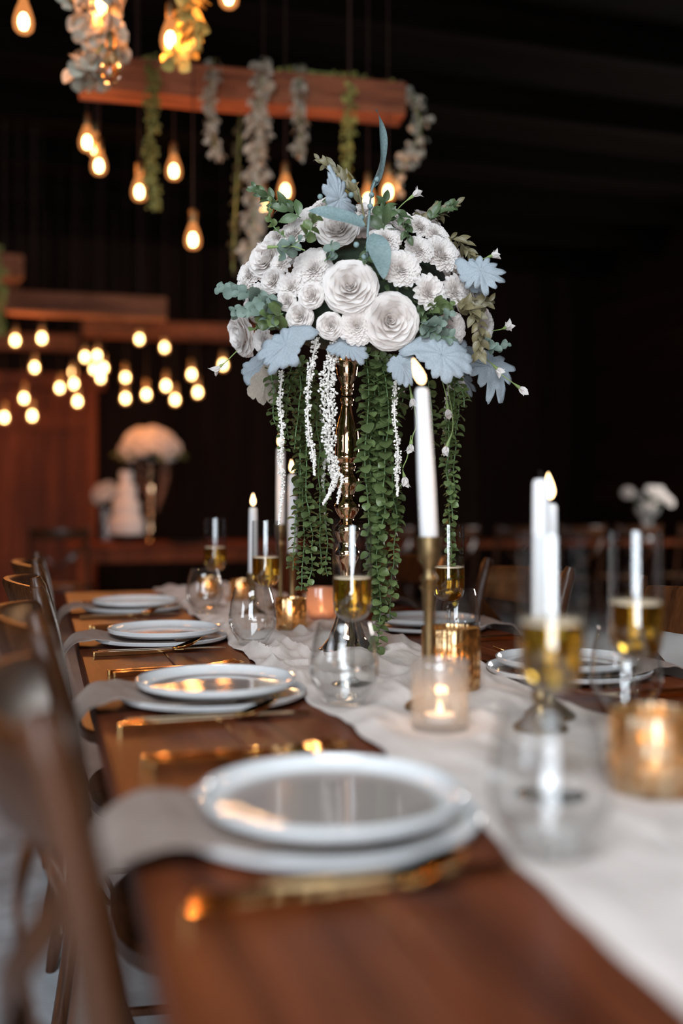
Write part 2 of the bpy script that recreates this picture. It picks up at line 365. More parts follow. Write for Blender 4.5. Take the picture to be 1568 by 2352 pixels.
# sliding plank door in the far left corner, hung on a header rail
dr = thing('door_1', 'tall reddish plank barn door under a header rail', 'door', (-0.85, 10.2, 0)); dr['kind'] = 'structure'
pm = MB().box((0, 0, 0), (0.105, 0.02, 1.09)).mesh('door_plank', False)
for k in range(12): obj('plank', pm, door_wood, dr, (-1.17 + k * 0.215, -0.004 * (k % 2), 1.12))
obj('header_rail', MB().box((0.03, -0.03, 2.30), (1.42, 0.03, 0.075)), door_wood, dr, smooth=False)
obj('cross_rail', MB().box((0.0, -0.045, 1.9), (1.27, 0.018, 0.075)), door_wood, dr, smooth=False)
obj('door_frame', MB().box((1.32, -0.02, 1.12), (0.045, 0.03, 1.12)).box((-1.32, -0.02, 1.12), (0.045, 0.03, 1.12)), door_wood, dr, smooth=False)

# ------------------------------------------------------------------ dining table
TX0, TX1, TY0, TY1 = 0.070, 1.015, 0.28, 3.47
tbl = thing('dining_table', 'long reddish-brown plank farm table laid for dinner', 'table', ((TX0 + TX1) / 2, (TY0 + TY1) / 2, 0))
pw = (TX1 - TX0) / 6
pk = MB()
def bevel_box(hx, hy, hz, b=0.002):
    m = MB(); v = []
    for z, i in ((-hz, 0), (hz - b, 0), (hz, b)):
        v += [(-hx + i, -hy + i, z), (hx - i, -hy + i, z), (hx - i, hy - i, z), (-hx + i, hy - i, z)]
    f = [(3, 2, 1, 0), (8, 9, 10, 11)]
    for l in (0, 4):
        for k in range(4): f.append((l + k, l + (k + 1) % 4, l + 4 + (k + 1) % 4, l + 4 + k))
    return m.add(v, f)
pme = bevel_box(pw / 2 - 0.0006, (TY1 - TY0) / 2, 0.019).mesh('table_plank', False)
for k in range(6): obj('plank', pme, table_wood, tbl, (-(TX1 - TX0) / 2 + pw * (k + .5), 0, TZ - 0.019))
hx, hy = (TX1 - TX0) / 2, (TY1 - TY0) / 2
for sx in (-1, 1):
    for sy in (-1, 1):
        obj('leg', MB().lathe([(0.03, 0), (0.045, 0.03), (0.034, 0.1), (0.048, 0.3), (0.036, 0.36), (0.05, 0.42), (0.05, TZ - .1), (0.05, TZ - 0.04)], 16), table_wood, tbl, (sx * (hx - 0.32), sy * (hy - .14), 0))
obj('apron', MB().box((-hx + .27, 0, TZ - .085), (.012, hy - .1, .045)).box((hx - .27, 0, TZ - .085), (.012, hy - .1, .045)).box((0, hy - .1, TZ - .085), (hx - .27, .012, .045)).box((0, -hy + .1, TZ - .085), (hx - .27, .012, .045)), table_wood, tbl, smooth=False)

# ------------------------------------------------------------------ cross-back chairs
def make_chair(label, loc, rz, group):
    t = thing('cross_back_chair', label, 'chair', loc, rz, group)
    for s in (-1, 1):
        pts = catmull([(-.275, s * .205, 0.0), (-.242, s * .20, .22), (-.222, s * .195, .45), (-.256, s * .20, .66), (-.280, s * .203, .82), (-.305, s * .205, .915)], 5)
        rad = [.0155] * len(pts); rad[0] = .012; rad[-1] = .010; rad[-2] = .0155
        obj('back_post', MB().tube(pts, rad, 10, 1.0), chair_wood, t)
        obj('leg', MB().tube([(.19, s * .19, 0), (.175, s * .18, .22), (.165, s * .172, .43)], [.012, .015, .017], 10), chair_wood, t)
        # strap from one post top to the opposite foot of the back
        cp = catmull([(-.278, s * .195, .80), (-.325, s * .11, .70), (-.315, 0, .62), (-.275, -s * .09, .53), (-.222, -s * .155, .462)], 6)
        m = MB(); v = []; f = []
        for i, p in enumerate(cp):
            for dz in (-.014, .014):
                for dx in (-.003, .003): v.append((p[0] + dx + .0035 * s, p[1] + dz * .5, p[2] + dz))
            if i:
                a, b = (i - 1) * 4, i * 4
                f += [(a, a + 1, b + 1, b), (a + 2, b + 2, b + 3, a + 3), (a, b, b + 2, a + 2), (a + 1, a + 3, b + 3, b + 1)]
        obj('cross_strap', m.add(v, f), chair_wood, t)
    # curved top rail
    m = MB(); v = []; f = []; n = 14
    for i in range(n + 1):
        u = i / n * 2 - 1; y = u * .20; bow = .055 * (1 - u * u); hh = .038 + .006 * (1 - u * u)
        for z, dx in ((-hh, -.006), (-hh, .007), (hh - .008, .010), (hh, .004), (hh, -.006), (hh - .008, -.011)):
            v.append((-.294 - bow - z * .3 + dx, y, .858 + z))
        if i:
            a, b = (i - 1) * 6, i * 6
            for k in range(6): f.append((a + k, a + (k + 1) % 6, b + (k + 1) % 6, b + k))
    f += [(0, 1, 2, 3, 4, 5), tuple(n * 6 + k for k in (5, 4, 3, 2, 1, 0))]
    obj('top_rail', m.add(v, f), chair_wood, t)
    def outline(sc_, z):
        o = []
        for k in range(28):
            a = 2 * PI * k / 28; ca, sa = math.cos(a), math.sin(a)
            x = math.copysign(abs(ca) ** .6, ca) * .20 * sc_; y = math.copysign(abs(sa) ** .6, sa) * (.205 + .012 * ca) * sc_
            o.append((x, y, z))
        return o
    m = MB(); rings = [outline(.97, .432), outline(1.0, .438), outline(1.0, .458), outline(.96, .466), outline(.80, .466), outline(.80, .432)]
    v = [p for r_ in rings for p in r_]; f = []
    for i in range(6):
        for k in range(28):
            i2 = (i + 1) % 6; k2 = (k + 1) % 28; f.append((i * 28 + k, i * 28 + k2, i2 * 28 + k2, i2 * 28 + k))
    obj('seat_frame', m.add(v, f), chair_wood, t)
    m = MB(); v = outline(.80, .460) + outline(.80, .445); f = [tuple(range(28)), tuple(range(55, 27, -1))] + [(k, 28 + k, 28 + (k + 1) % 28, (k + 1) % 28) for k in range(28)]
    obj('seat', m.add(v, f), cane_m, t)
    lp = [(.17, .18, .20), (.19, 0, .19), (.17, -.18, .20), (0, -.2, .21), (-.23, -.2, .22)]
    obj('stretcher', MB().tube(catmull([(-.235, .2, .22), (-.05, .195, .21), (.17, .18, .20)], 5), .008, 8), chair_wood, t)
    obj('stretcher', MB().tube(catmull([(-.235, -.2, .22), (-.05, -.195, .21), (.17, -.18, .20)], 5), .008, 8), chair_wood, t)
    obj('stretcher', MB().tube(catmull([(.175, -.18, .26), (.13, 0, .25), (.175, .18, .26)], 5), .008, 8), chair_wood, t)
    obj('hoop', MB().tube(catmull([(-.21, -.195, .36), (-.17, -.10, .26), (-.15, 0, .235), (-.17, .10, .26), (-.21, .195, .36)], 5), .006, 8), chair_wood, t)
    return t
PL = [0.85, 1.46, 2.12, 2.80]
g1 = 'cross-back chairs along the left side of the table'
chl = ['cross-back wooden chair beside the nearest place setting, front edge of the picture', 'cross-back chair with a bright window highlight down its post, beside the second plate stack',
       'cross-back chair whose sharp rounded post top shows wood grain, beside the third plate stack', 'cross-back chair farthest along the left table side, next to the last plate stack']
ch0 = make_chair(chl[0], (0.302, PL[0], 0), 0, g1)
for k in (1, 2, 3): dup(ch0, (0.300 - 0.004 * k, PL[k] + 0.005 * k, 0), 0, chl[k])
g2 = 'cross-back chairs along the right side of the table'
for y, l in ((1.44, 'dark cross-back chair at the right table side behind the right-hand champagne flute'), (2.12, 'cross-back chair opposite the vase, behind the twin white candles'), (2.78, 'cross-back chair with two pale worn posts showing beside the candlestick')):
    dup(ch0, (0.785, y, 0), PI, l, g2)

# ------------------------------------------------------------------ runner
ITEMS = []       # (x, y, r) places where things stand
def gold_noise(x, y, z=0): return noise.noise(Vector((x, y, z)))
def runner_h(x, y):
    wx = x + 0.05 * gold_noise(x * 4, y * 2.3, 3.1); wy = y + 0.07 * gold_noise(x * 3, y * 3, 7.7)
    a = math.hypot(gold_noise(wx * 17, wy * 4.2, 0.5), .05); b = math.hypot(gold_noise(wx * 9, wy * 9.5, 9.5), .05); c_ = gold_noise(wx * 60, wy * 22, 2)
    d_ = abs(gold_noise(wx * 34 + 3, wy * 12, 5.2))
    amp = 0.30 + 0.7 * max(0, min(1, (y - 0.9) / 0.8))
    h = (0.024 * (max(0, .42 - a) ** 1.5) * 2.6 + 0.020 * max(0, .40 - b) ** 1.5 * 2.2) * amp + 0.0045 * max(0, .4 - d_) * amp + 0.0009 * c_
    for ix, iy, ir in ITEMS:
        d = math.hypot(x - ix, y - iy)
        if d < ir + 0.05:
            k = max(0, (d - ir) / 0.05); k = k * k * (3 - 2 * k); h *= k
    return h

TUM = [(1262, .80, 'wine tumbler nearest the camera, beside the largest plate stack'), (790, 1.41, 'stemless wine tumbler in front of the middle champagne flute'),
       (580, 2.03, 'sharp stemless wine tumbler on the runner beside the third plate stack'), (470, 2.66, 'stemless wine tumbler farthest away, beside the last plate stack'),
       (1436, 1.36, 'stemless wine tumbler behind the right-hand champagne flute'), (1048, 2.04, 'stemless wine tumbler behind the ribbed gold candle holder')]
FLU = [(1266, .96, 'blurred champagne flute in front of the twin white candles'), (809, 1.575, 'champagne flute standing before the gold vase'),
       (610, 2.25, 'champagne flute left of the vase, behind the sharp tumbler'), (494, 2.84, 'champagne flute farthest left along the runner'),
       (1460, 1.16, 'champagne flute at the right with two white reflections'), (1030, 1.93, 'champagne flute just right of the tall brass candlestick'),
       (789, 3.0, 'champagne flute far behind the gold vase stem')]
CAN = [  # px, distance, candle bottom z above table, candle length, radius top, radius bottom, lit, label
    (985, 1.38, .238, .210, .0098, .0128, True, (-.012, .0), 'tall white taper candle with a leaning flame in a slim brass candlestick'),
    (1241, 1.25, .115, .203, .0105, .0118, False, (0, 0), 'unlit white taper candle, left one of the twin candles'),
    (1262, 1.325, .105, .183, .0105, .012, True, (-.002, .0), 'lit white taper candle, right one of the twin candles'),
    (671, 2.55, .165, .205, .0105, .012, True, (-.003, .0), 'lit taper candle showing between the hanging garlands left of the vase'),
    (644, 2.75, .235, .215, .0105, .012, True, (-.004, 0), 'taper candle burning behind the leftmost white hanging strand'),
    (581, 2.60, .110, .175, .0105, .012, True, (0, 0), 'short lit taper candle left of the second champagne flute')]
VOT = [(1010, 1.255, .0365, .086, 'frost', 'textured clear glass votive with a glowing tealight, in front of the tall candlestick'),
       (1035, 1.54, .044, .094, 'rib', 'ribbed amber gold candle holder behind the tall candlestick'),
       (668, 2.30, .0355, .072, 'mercury', 'mirrored gold votive between the sharp tumbler and the vase'),
       (738, 2.5, .039, .080, 'pink', 'blush frosted votive behind the hanging garland left of the vase'),
       (1502, .98, .043, .078, 'mercury', 'speckled gold votive at the right edge, nearest the camera'),
       (553, 3.0, .033, .065, 'mercury', 'small gold votive behind the second champagne flute'),
       (478, 3.12, .033, .065, 'mercury', 'small gold votive at the far end behind the far flute')]
VX = on(797, 1.97)
for px, d, *_ in TUM: p = on(px, d); ITEMS.append((p.x, p.y, .034))
for px, d, *_ in FLU: p = on(px, d); ITEMS.append((p.x, p.y, .036))
for px, d, *_ in CAN: p = on(px, d); ITEMS.append((p.x, p.y, .040))
for px, d, r_, *_ in VOT: p = on(px, d); ITEMS.append((p.x, p.y, r_))
ITEMS.append((VX.x, VX.y, .058))
RB = 0.0035      # runner thickness over the table
def build_runner():
    nx, L0, L1, dy = 84, TY0, TY1, 0.0085
    ny = int((L1 + 0.30 - L0) / dy)
    v = []; f = []
    for j in range(ny + 1):
        s = L0 - 0.0 + j * dy
        ys = min(s, L1 + 0.012); drop = max(0, s - (L1 + 0.012))
        xl = 0.372 + 0.020 * gold_noise(s * 3.1, 1.2) + 0.008 * gold_noise(s * 17, 4.2)
        xr = 0.735 + 0.022 * gold_noise(s * 2.7, 8.2) + 0.008 * gold_noise(s * 19, 2.2)
        if s < 1.0: xl = xl + (0.345 - 0.372) * (1.0 - s) / .6
        for i in range(nx + 1):
            u = i / nx; x = xl + (xr - xl) * u
            e = min(1, min(u, 1 - u) * 14)
            h = runner_h(x, ys) * (0.35 + .65 * e)
            if s < L1: v.append((x, s, TZ + RB * (0.45 + .55 * e) + h))
            else: v.append((x, ys + h * .6 + .004, TZ + RB - drop + (h if drop < .01 else 0)))
    for j in range(ny):
        for i in range(nx):
            a = j * (nx + 1) + i; f.append((a, a + 1, a + nx + 2, a + nx + 1))
    o = obj('table_runner', MB().add(v, f), runner_m)
    sm = o.modifiers.new('s', 'SOLIDIFY'); sm.thickness = 0.0016; sm.offset = -1
    tag(o, 'crinkled blush-white gauze runner along the middle of the table', 'table runner')
build_runner()
SURF = TZ + RB + 0.0008

# ------------------------------------------------------------------ tableware
def plate_prof(R_, h, rim):
    return [(0.0, 0.0012), (R_ * .62, 0.0), (R_ * .66, 0.0005), (R_ * .90, 0.004), (R_ * .985, h * .55), (R_, h - .001), (R_ - .0012, h), (R_ - rim, h - .0006), (R_ - rim - .004, h * .55), (R_ - rim - .013, 0.0058), (R_ * .6, .0052), (0, .005)]
dinner = MB().lathe(plate_prof(.138, .0155, .0042), 96).mesh('dinner_plate')
salad = MB().lathe(plate_prof(.1175, .0175, .0040), 96).mesh('salad_plate')
def napkin_mesh(sgn_len, wid, seed):
    # profile in the local x-z plane, from under the upper plate over the table edge and down
    path = catmull([(0.02, .0095), (-.055, .0097), (-.092, .0115), (-.122, .0180), (-.142, .0200), (-.162, .0175), (-.182, .0085), (-.200, -.018), (-.207, -.07), (-.210, -.17), (-.212, -.17 - sgn_len)], 7)
    m = MB(); n = len(path); ny = 12; v = []; f = []
    for lay in (0, 1):
        for i, p in enumerate(path):
            t = (path[min(i + 1, n - 1)] - path[max(i - 1, 0)]); t.normalize(); nrm = Vector((-t.y, t.x)) * -1
            if nrm.y < 0 and i < n / 2: nrm = -nrm
            for j in range(ny + 1):
                u = j / ny - .5
                wv = .0035 * noise.noise(Vector((i * .13, u * 3 + seed, lay * 0))) * min(1, i / 12)
                off = (0.0022 if lay == 0 else 0.0) + wv
                v.append((p.x + nrm.x * off * (1 if i < 20 else 1), u * wid * (1 - .06 * i / n), p.y + nrm.y * off))
    k = ny + 1
    for i in range(n - 1):
        for j in range(ny):
            a = i * k + j; f.append((a, a + k, a + k + 1, a + 1)); b = a + n * k; f.append((b, b + 1, b + k + 1, b + k))
        for j in (0, ny):
            a = i * k + j; b = a + n * k; f.append((a, a + k, b + k, b) if j == 0 else (a, b, b + k, a + k))
    a0 = (n - 1) * k
    for j in range(ny): f.append((a0 + j, a0 + j + n * k, a0 + j + 1 + n * k, a0 + j + 1))
    return m.add(v, f)
def hull_strip(pts, w, th):
    """a flat bar following (x, z) points, width list w, thickness list th"""
    m = MB(); v = []; f = []
    for i, (x, z) in enumerate(pts):
        for dy, dz in ((-1, -1), (1, -1), (1, 1), (-1, 1)): v.append((x, dy * w[i] / 2, z + dz * th[i] / 2))
        if i:
            a, b = (i - 1) * 4, i * 4
            for k in range(4): f.append((a + k, b + k, b + (k + 1) % 4, a + (k + 1) % 4))
    n = len(pts); f += [(0, 1, 2, 3), tuple((n - 1) * 4 + k for k in (3, 2, 1, 0))]
    return m.add(v, f)
def cutlery():
    h = [(-.105, .0035), (-.02, .0035), (.0, .0045)]
    handle = hull_strip([(-.118, .0040), (-.116, .0041), (-.02, .0043), (.02, .0058), (.032, .0062)], [.0105, .0118, .0095, .0062, .0055], [.0074, .008, .0068, .0044, .0034]).mesh('handle', False)
    # spoon bowl
    m = MB(); v = []; f = []; nu, nv = 12, 10
    for side in (0, 1):
        for i in range(nu + 1):
            a = i / nu; wd = .0185 * math.sin(PI * min(1, a * .98 + .02)) ** .55 * (1 - .15 * (1 - a)) if 0 < a < 1 else .0015
            for j in range(nv + 1):
                b = j / nv * 2 - 1
                dep = .0075 * (1 - b * b) * math.sin(PI * a)
                v.append((.030 + .060 * a, b * wd, .0062 + .020 * a ** 1.3 + .0035 - dep - side * .0011))
    k = nv + 1; L = (nu + 1) * k
    for i in range(nu):
        for j in range(nv):
            a = i * k + j; f.append((a, a + k, a + k + 1, a + 1)); f.append((L + a, L + a + 1, L + a + k + 1, L + a + k))
        for j in (0, nv):
            a = i * k + j; f.append((a, L + a, L + a + k, a + k))
    bowl = m.add(v, f).mesh('bowl')
    blade = hull_strip([(.028, .0055), (.045, .0052), (.10, .0048), (.122, .0042), (.13, .0036)], [.006, .015, .0165, .013, .003], [.003, .0016, .0014, .0012, .001]).mesh('blade', False)
    head = hull_strip([(.028, .0062), (.045, .0052), (.058, .0050), (.066, .0060)], [.006, .018, .021, .021], [.003, .0022, .0022, .0022]).mesh('fork_head', False)
    tine = hull_strip([(.064, .0058), (.085, .0078), (.108, .0125)], [.0032, .003, .0018], [.0022, .002, .0012]).mesh('tine', False)
    return handle, bowl, blade, head, tine
HAN, BOWL, BLADE, FHEAD, TINE = cutlery()
protos = {}
def cutl(kind, label, loc, rz, group):
    if kind in protos:
        return dup(protos[kind], loc, rz, label, group)
    t = thing(kind, label, kind, loc, rz, group)
    obj('handle', HAN, gold_m, t)
    if kind == 'spoon': obj('bowl', BOWL, gold_m, t)
    if kind == 'knife': obj('blade', BLADE, gold_m, t)
    if kind == 'fork':
        obj('fork_head', FHEAD, gold_m, t)
        for j in range(4): obj('tine', TINE, gold_m, t, (0, -.0087 + j * .0058, 0))
    protos[kind] = t
    return t
FV = {0: (.238, 0), 1: (.255, 7), 2: (.27, 4), 3: (.22, 3), 7: (.20, 2), 8: (.20, 2), 9: (.2, 2)}
def setting(x, y, rz, where, seed):
    ca, sa = math.cos(rz), math.sin(rz)
    def W(u, v, z): return (x + u * ca - v * sa, y + u * sa + v * ca, z)
    rnd = random.Random(seed)
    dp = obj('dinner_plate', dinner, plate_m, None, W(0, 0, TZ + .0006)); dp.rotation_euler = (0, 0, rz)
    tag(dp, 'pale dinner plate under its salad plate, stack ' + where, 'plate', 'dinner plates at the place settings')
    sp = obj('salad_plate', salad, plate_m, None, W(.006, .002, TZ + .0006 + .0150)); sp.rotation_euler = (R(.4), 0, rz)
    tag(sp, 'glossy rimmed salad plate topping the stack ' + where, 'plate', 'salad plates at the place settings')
    nm = obj('napkin', napkin_mesh(.12, .165, seed), napkin_m, None, W(0, -.0, TZ)); nm.rotation_euler = (0, 0, rz)
    tag(nm, 'beige napkin hanging off the table edge, ' + where, 'napkin', 'linen napkins under the salad plates')
    e = .004
    cutl('knife', 'gold knife beside the plate stack ' + where, W(-.02, -.150, TZ + .0006), rz + R(rnd.uniform(-1, 1)), 'gold knives')
    cutl('spoon', 'gold spoon outside the knife, stack ' + where, W(-.03, -.169, TZ + .0006), rz + R(rnd.uniform(-1, 1.5)), 'gold spoons')
    rb = SURF - TZ + .0 if False else .0006
    cutl('fork', 'gold fork closer to the plate stack ' + where, W(-.01, FV[seed][0], TZ + rb), rz + R(FV[seed][1]), 'gold forks')
    cutl('fork', 'gold fork farther from the plate stack ' + where, W(-.018, FV[seed][0] + .024, TZ + rb), rz + R(FV[seed][1] + 1), 'gold forks')
wl = ['nearest on the left', 'second on the left', 'third on the left', 'farthest on the left']
for k in range(4): setting(.240, PL[k], 0, wl[k], k)
setting(.850, 1.50, PI, 'nearest on the right', 7)
setting(.858, 2.16, PI, 'middle one on the right', 8)
setting(.850, 2.80, PI, 'farthest on the right', 9)

# tumblers
tp = [(0, .004), (.020, .004), (.0270, .0055), (.0460, .034), (.0492, .046), (.0488, .060), (.0445, .088), (.0372, .1165), (.0366, .1172), (.0360, .1165), (.0433, .088), (.0475, .060), (.0479, .046), (.0450, .0355), (.025, .0115), (0, .0095)]
tp = [(0, 0.0)] + [(.021, .0), (.0272, .0018)] + tp[3:]
tum_me = MB().lathe(tp, 64, mod=None).mesh('wine_tumbler')
for i, (px, d, l) in enumerate(TUM):
    p = on(px, d)
    z = SURF if .36 < p.x < .74 else TZ + .0008
    o = obj('wine_tumbler', tum_me, glass_m, None, (p.x, p.y, z)); tag(o, 'clear ' + l, 'glass', 'stemless wine tumblers')
# flutes
def bowl_profile():
    o = [(.0045, .098), (.014, .1003), (.0235, .1058), (.0292, .1150), (.0309, .128), (.0312, .150), (.0306, .250)]
    i = [(.0298, .2502), (.0303, .150), (.0299, .129), (.0281, .1165), (.0222, .1078), (.0125, .1028), (0, .1020)]
    return o + i
fb = MB().lathe(bowl_profile(), 48).mesh('flute_bowl')
fs_ = MB().lathe([(0.0, 0), (.033, 0), (.0335, .001), (.030, .0022), (.012, .0045), (.0055, .010), (.0036, .025), (.0034, .07), (.0046, .092), (.0044, .1018), (0, .1020)], 32).mesh('flute_stem')
liq = MB().lathe([(0, .1024), (.0122, .1033), (.0218, .1083), (.0277, .1169), (.0295, .1292), (.0298, .150), (.0298, .1660)], 48).mesh('champagne')
fom = MB().lathe([(0, .1662), (.0297, .1662), (.0298, .1690), (.0280, .1686), (0, .1680)], 32).mesh('foam')
fl0 = None
for px, d, l in FLU:
    p = on(px, d); z = SURF if .36 < p.x < .74 else TZ + .0008
    if fl0 is None:
        fl0 = thing('champagne_flute', l, 'glass', (p.x, p.y, z), 0, 'champagne flutes')
        obj('bowl', fb, glass_m, fl0); obj('stem', fs_, stem_glass_m, fl0); obj('champagne', liq, champ_m, fl0); obj('foam', fom, foam_m, fl0)
    else: dup(fl0, (p.x, p.y, z), 0, l)

# flames and candles
def flame_bits(parent, base, h, lean, light=True, power=0.35):
    """flame mesh part with a whiter heart"""
    prof = [(0.0, 0), (.12, .06), (.20, .2), (.22, .34), (.18, .55), (.10, .78), (.03, .95), (0, 1)]
    m = MB().lathe([(r_ * h * .95, z * h) for r_, z in prof], 14)
    m.v = [(x + lean[0] * CT * (z / h) ** 1.3 * (h / .035), y - lean[0] * ST * (z / h) ** 1.3 * (h / .035), z) for x, y, z in m.v]
    fl = obj('flame', m, flame_m, parent, base)
    m2 = MB(); m2.v = []; 
    if light:
        l = bpy.data.lights.new('flame_light', 'POINT'); l.energy = power; l.color = (1, .55, .25); l.shadow_soft_size = .006
        lo = bpy.data.objects.new('flame_light', l); C.objects.link(lo); lo.parent = parent; lo.location = (base[0], base[1], base[2] + h * 1.15)
    return fl
def stick_profile(h, base=.034):
    if h > .18:
        return [(0, 0), (base, 0), (base, .004), (base * .86, .009), (.012, .016), (.0075, .022), (.006, .05), (.0062, h * .42), (.0095, h - .076), (.0132, h - .070), (.0085, h - .066), (.0125, h - .058), (.0075, h - .050), (.0075, h - .044), (.0150, h - .032), (.0165, h - .012), (.0178, h - .002), (.0180, h), (.0150, h), (.0135, h - .004), (0, h - .004)]
    return [(0, 0), (base, 0), (base, .004), (base * .7, .012), (.010, .022), (.007, .03), (.012, .042), (.0075, .052), (.0085, h - .035), (.0150, h - .026), (.0165, h), (.0140, h), (.0130, h - .004), (0, h - .004)]
for i, (px, d, hb, L, rt, rb, lit, lean, l) in enumerate(CAN):
    p = on(px, d)
    st = tag(obj('candlestick', MB().lathe(stick_profile(hb), 40), brass_m, None, (p.x, p.y, SURF)),
             'brass candlestick under the ' + ['tall candle with the leaning flame', 'unlit left twin candle', 'lit right twin candle', 'candle seen between the garlands', 'candle behind the leftmost white strand', 'short candle left of the flute'][i], 'candlestick', 'brass candlesticks')
    t = thing('taper_candle', l, 'candle', (p.x, p.y, SURF + hb - .003), 0, 'taper candles')
    prof = [(0, 0), (rb * .9, .001), (rb, .004), (rb * .97, L * .4), (rt * 1.02, L * .85), (rt * .96, L - .006), (rt * .72, L - .0015), (rt * .3, L - .003), (0, L - .0035)]
    leanx = (-.010 if i == 0 else 0)
    m = MB().lathe(prof, 28)
    m.v = [(x + leanx * CT * z / L, y - leanx * ST * z / L, z) for x, y, z in m.v]
    obj('wax', m, wax_m, t)
    tx, ty = leanx * CT, -leanx * ST
    obj('wick', MB().tube([(tx, ty, L - .006), (tx + .0008, ty, L + .003), (tx - .001, ty, L + .009)], .0009, 6), wick_m, t)
    if lit: flame_bits(t, (tx, ty, L + .004), .036 if i in (0, 2) else .032, lean, True, .30)
# votives
def votive(px, d, r_, h, kind, label):
    p = on(px, d)
    t = thing('votive_holder', label, 'candle holder', (p.x, p.y, SURF), 0, 'votive candle holders')
    prof = [(0, 0), (r_ * .93, 0), (r_ * .98, .004), (r_, .012), (r_, h - .002), (r_ - .0008, h), (r_ - .003, h), (r_ - .0035, h - .003), (r_ - .0035, .008), (0, .007)]
    if kind == 'frost':
        big = []
        for k in range(18): big.append((r_, .012 + (h - .014) * k / 17))
        prof = [(0, 0), (r_ * .93, 0), (r_ * .98, .004)] + big + [(r_ - .0008, h), (r_ - .003, h), (r_ - .0035, h - .003), (r_ - .0035, .008), (0, .007)]
        mod = lambda a, z: 1 + .022 * noise.noise(Vector((math.cos(a) * 9, math.sin(a) * 9, z * 160)))
        mt = frost_m; seg = 96
    elif kind == 'pink':
        prof = [(0, 0), (r_ * .6, 0), (r_ * .9, .012), (r_, .035), (r_ * .98, h * .75), (r_ * .9, h), (r_ * .86, h), (r_ * .93, h * .7), (r_ * .93, .03), (r_ * .6, .01), (0, .008)]
        mod = None; mt = pink_frost_m; seg = 48
    elif kind == 'rib':
        mod = lambda a, z: 1 + .030 * abs(math.cos(a * 14)) ; mt = mercury_m; seg = 112
    else:
        mod = lambda a, z: 1 + .012 * math.cos(a * 18) + .01 * noise.noise(Vector((math.cos(a) * 5, math.sin(a) * 5, z * 80))); mt = mercury_pale if d < 2 else mercury_m; seg = 72
    obj('glass', MB().lathe(prof, seg, mod=mod), mt, t)
    obj('tealight', MB().lathe([(0, .0095), (.019, .0095), (.0195, .018), (.018, .0175), (0, .0165)], 24), wax_m, t)
    flame_bits(t, (0, 0, .018), .018, (0, 0), True, .10)
for v_ in VOT: votive(*v_)

# ------------------------------------------------------------------ gold vase
px2m = 1.97 / F
pv = [(1495, 62), (1490, 60), (1484, 55), (1470, 44), (1450, 36), (1425, 27), (1390, 19), (1350, 15), (1320, 16), (1300, 20), (1285, 27), (1272, 28), (1262, 22), (1250, 19), (1236, 26), (1222, 30), (1212, 26), (1204, 18), (1196, 15), (1186, 22), (1174, 28), (1163, 28), (1152, 20), (1144, 16), (1138, 17), (1130, 20), (1118, 27), (1104, 27), (1092, 20), (1084, 17), (1078, 20), (1070, 17), (1064, 22), (1058, 29), (1048, 28), (1030, 27), (1000, 26), (975, 21), (950, 15), (935, 12), (927, 15), (920, 15), (914, 12), (906, 12), (900, 15), (894, 14), (884, 16), (868, 22), (848, 25), (838, 30), (832, 42), (826, 44), (820, 44)]
prof = [(w_ * px2m, TZ + (1495 - y) * px2m) for y, w_ in pv]
zt = prof[-1][1]
prof = [(0, prof[0][1])] + prof + [(.034, zt), (.03, zt - .012), (0, zt - .014)]
vz0 = prof[0][1]
vprof = [(r_, z - vz0) for r_, z in prof]
# densify with a smooth curve
dv = catmull([Vector((a, b, 0)) for a, b in vprof], 3)
gv = obj('vase', MB().lathe([(max(0, p.x), p.y) for p in dv], 56), vase_m, None, (VX.x, VX.y, SURF))
tag(gv, 'tall turned gold pedestal vase under the flower arrangement', 'vase')

# ------------------------------------------------------------------ flowers
def petal(mb, L, W, cup, curl, base, tilt, az, ruf, seed, n=4, m=5):
    """a petal growing from radius base; tilt 0 = upright, 90 = flat"""
    v = []; f = []
    for i in range(n + 1):
        t = i / n
        wd = W * (math.sin(PI * (0.18 + .62 * t)) ** .8) * (1 if t < .95 else .82)
        ang = tilt + curl * t * t
        # arc-length position
        rr = base; zz = 0
        st = 6
        for q in range(st):
            a_ = tilt + curl * ((q + .5) / st * t) ** 2
            rr += L * t / st * math.sin(a_); zz += L * t / st * math.cos(a_)
        for j in range(m + 1):
            s = j / m * 2 - 1
            end = (1 - .16 * s * s * t)
            cupz = cup * (s * s) * W
            w_ = ruf * L * noise.noise(Vector((s * 1.8 + seed, t * 2.0, seed * 1.7))) * t
            x = base + (rr - base) * end - cupz * math.cos(ang) - w_ * math.cos(ang)
            z = zz * end + cupz * math.sin(ang) + w_ * math.sin(ang)
            y = s * wd
            ca, sa = math.cos(az), math.sin(az)
            v.append((x * ca - y * sa, x * sa + y * ca, z))
    k = m + 1
    for i in range(n):
        for j in range(m): f.append((i * k + j, i * k + j + 1, (i + 1) * k + j + 1, (i + 1) * k + j))
    mb.add(v, f)
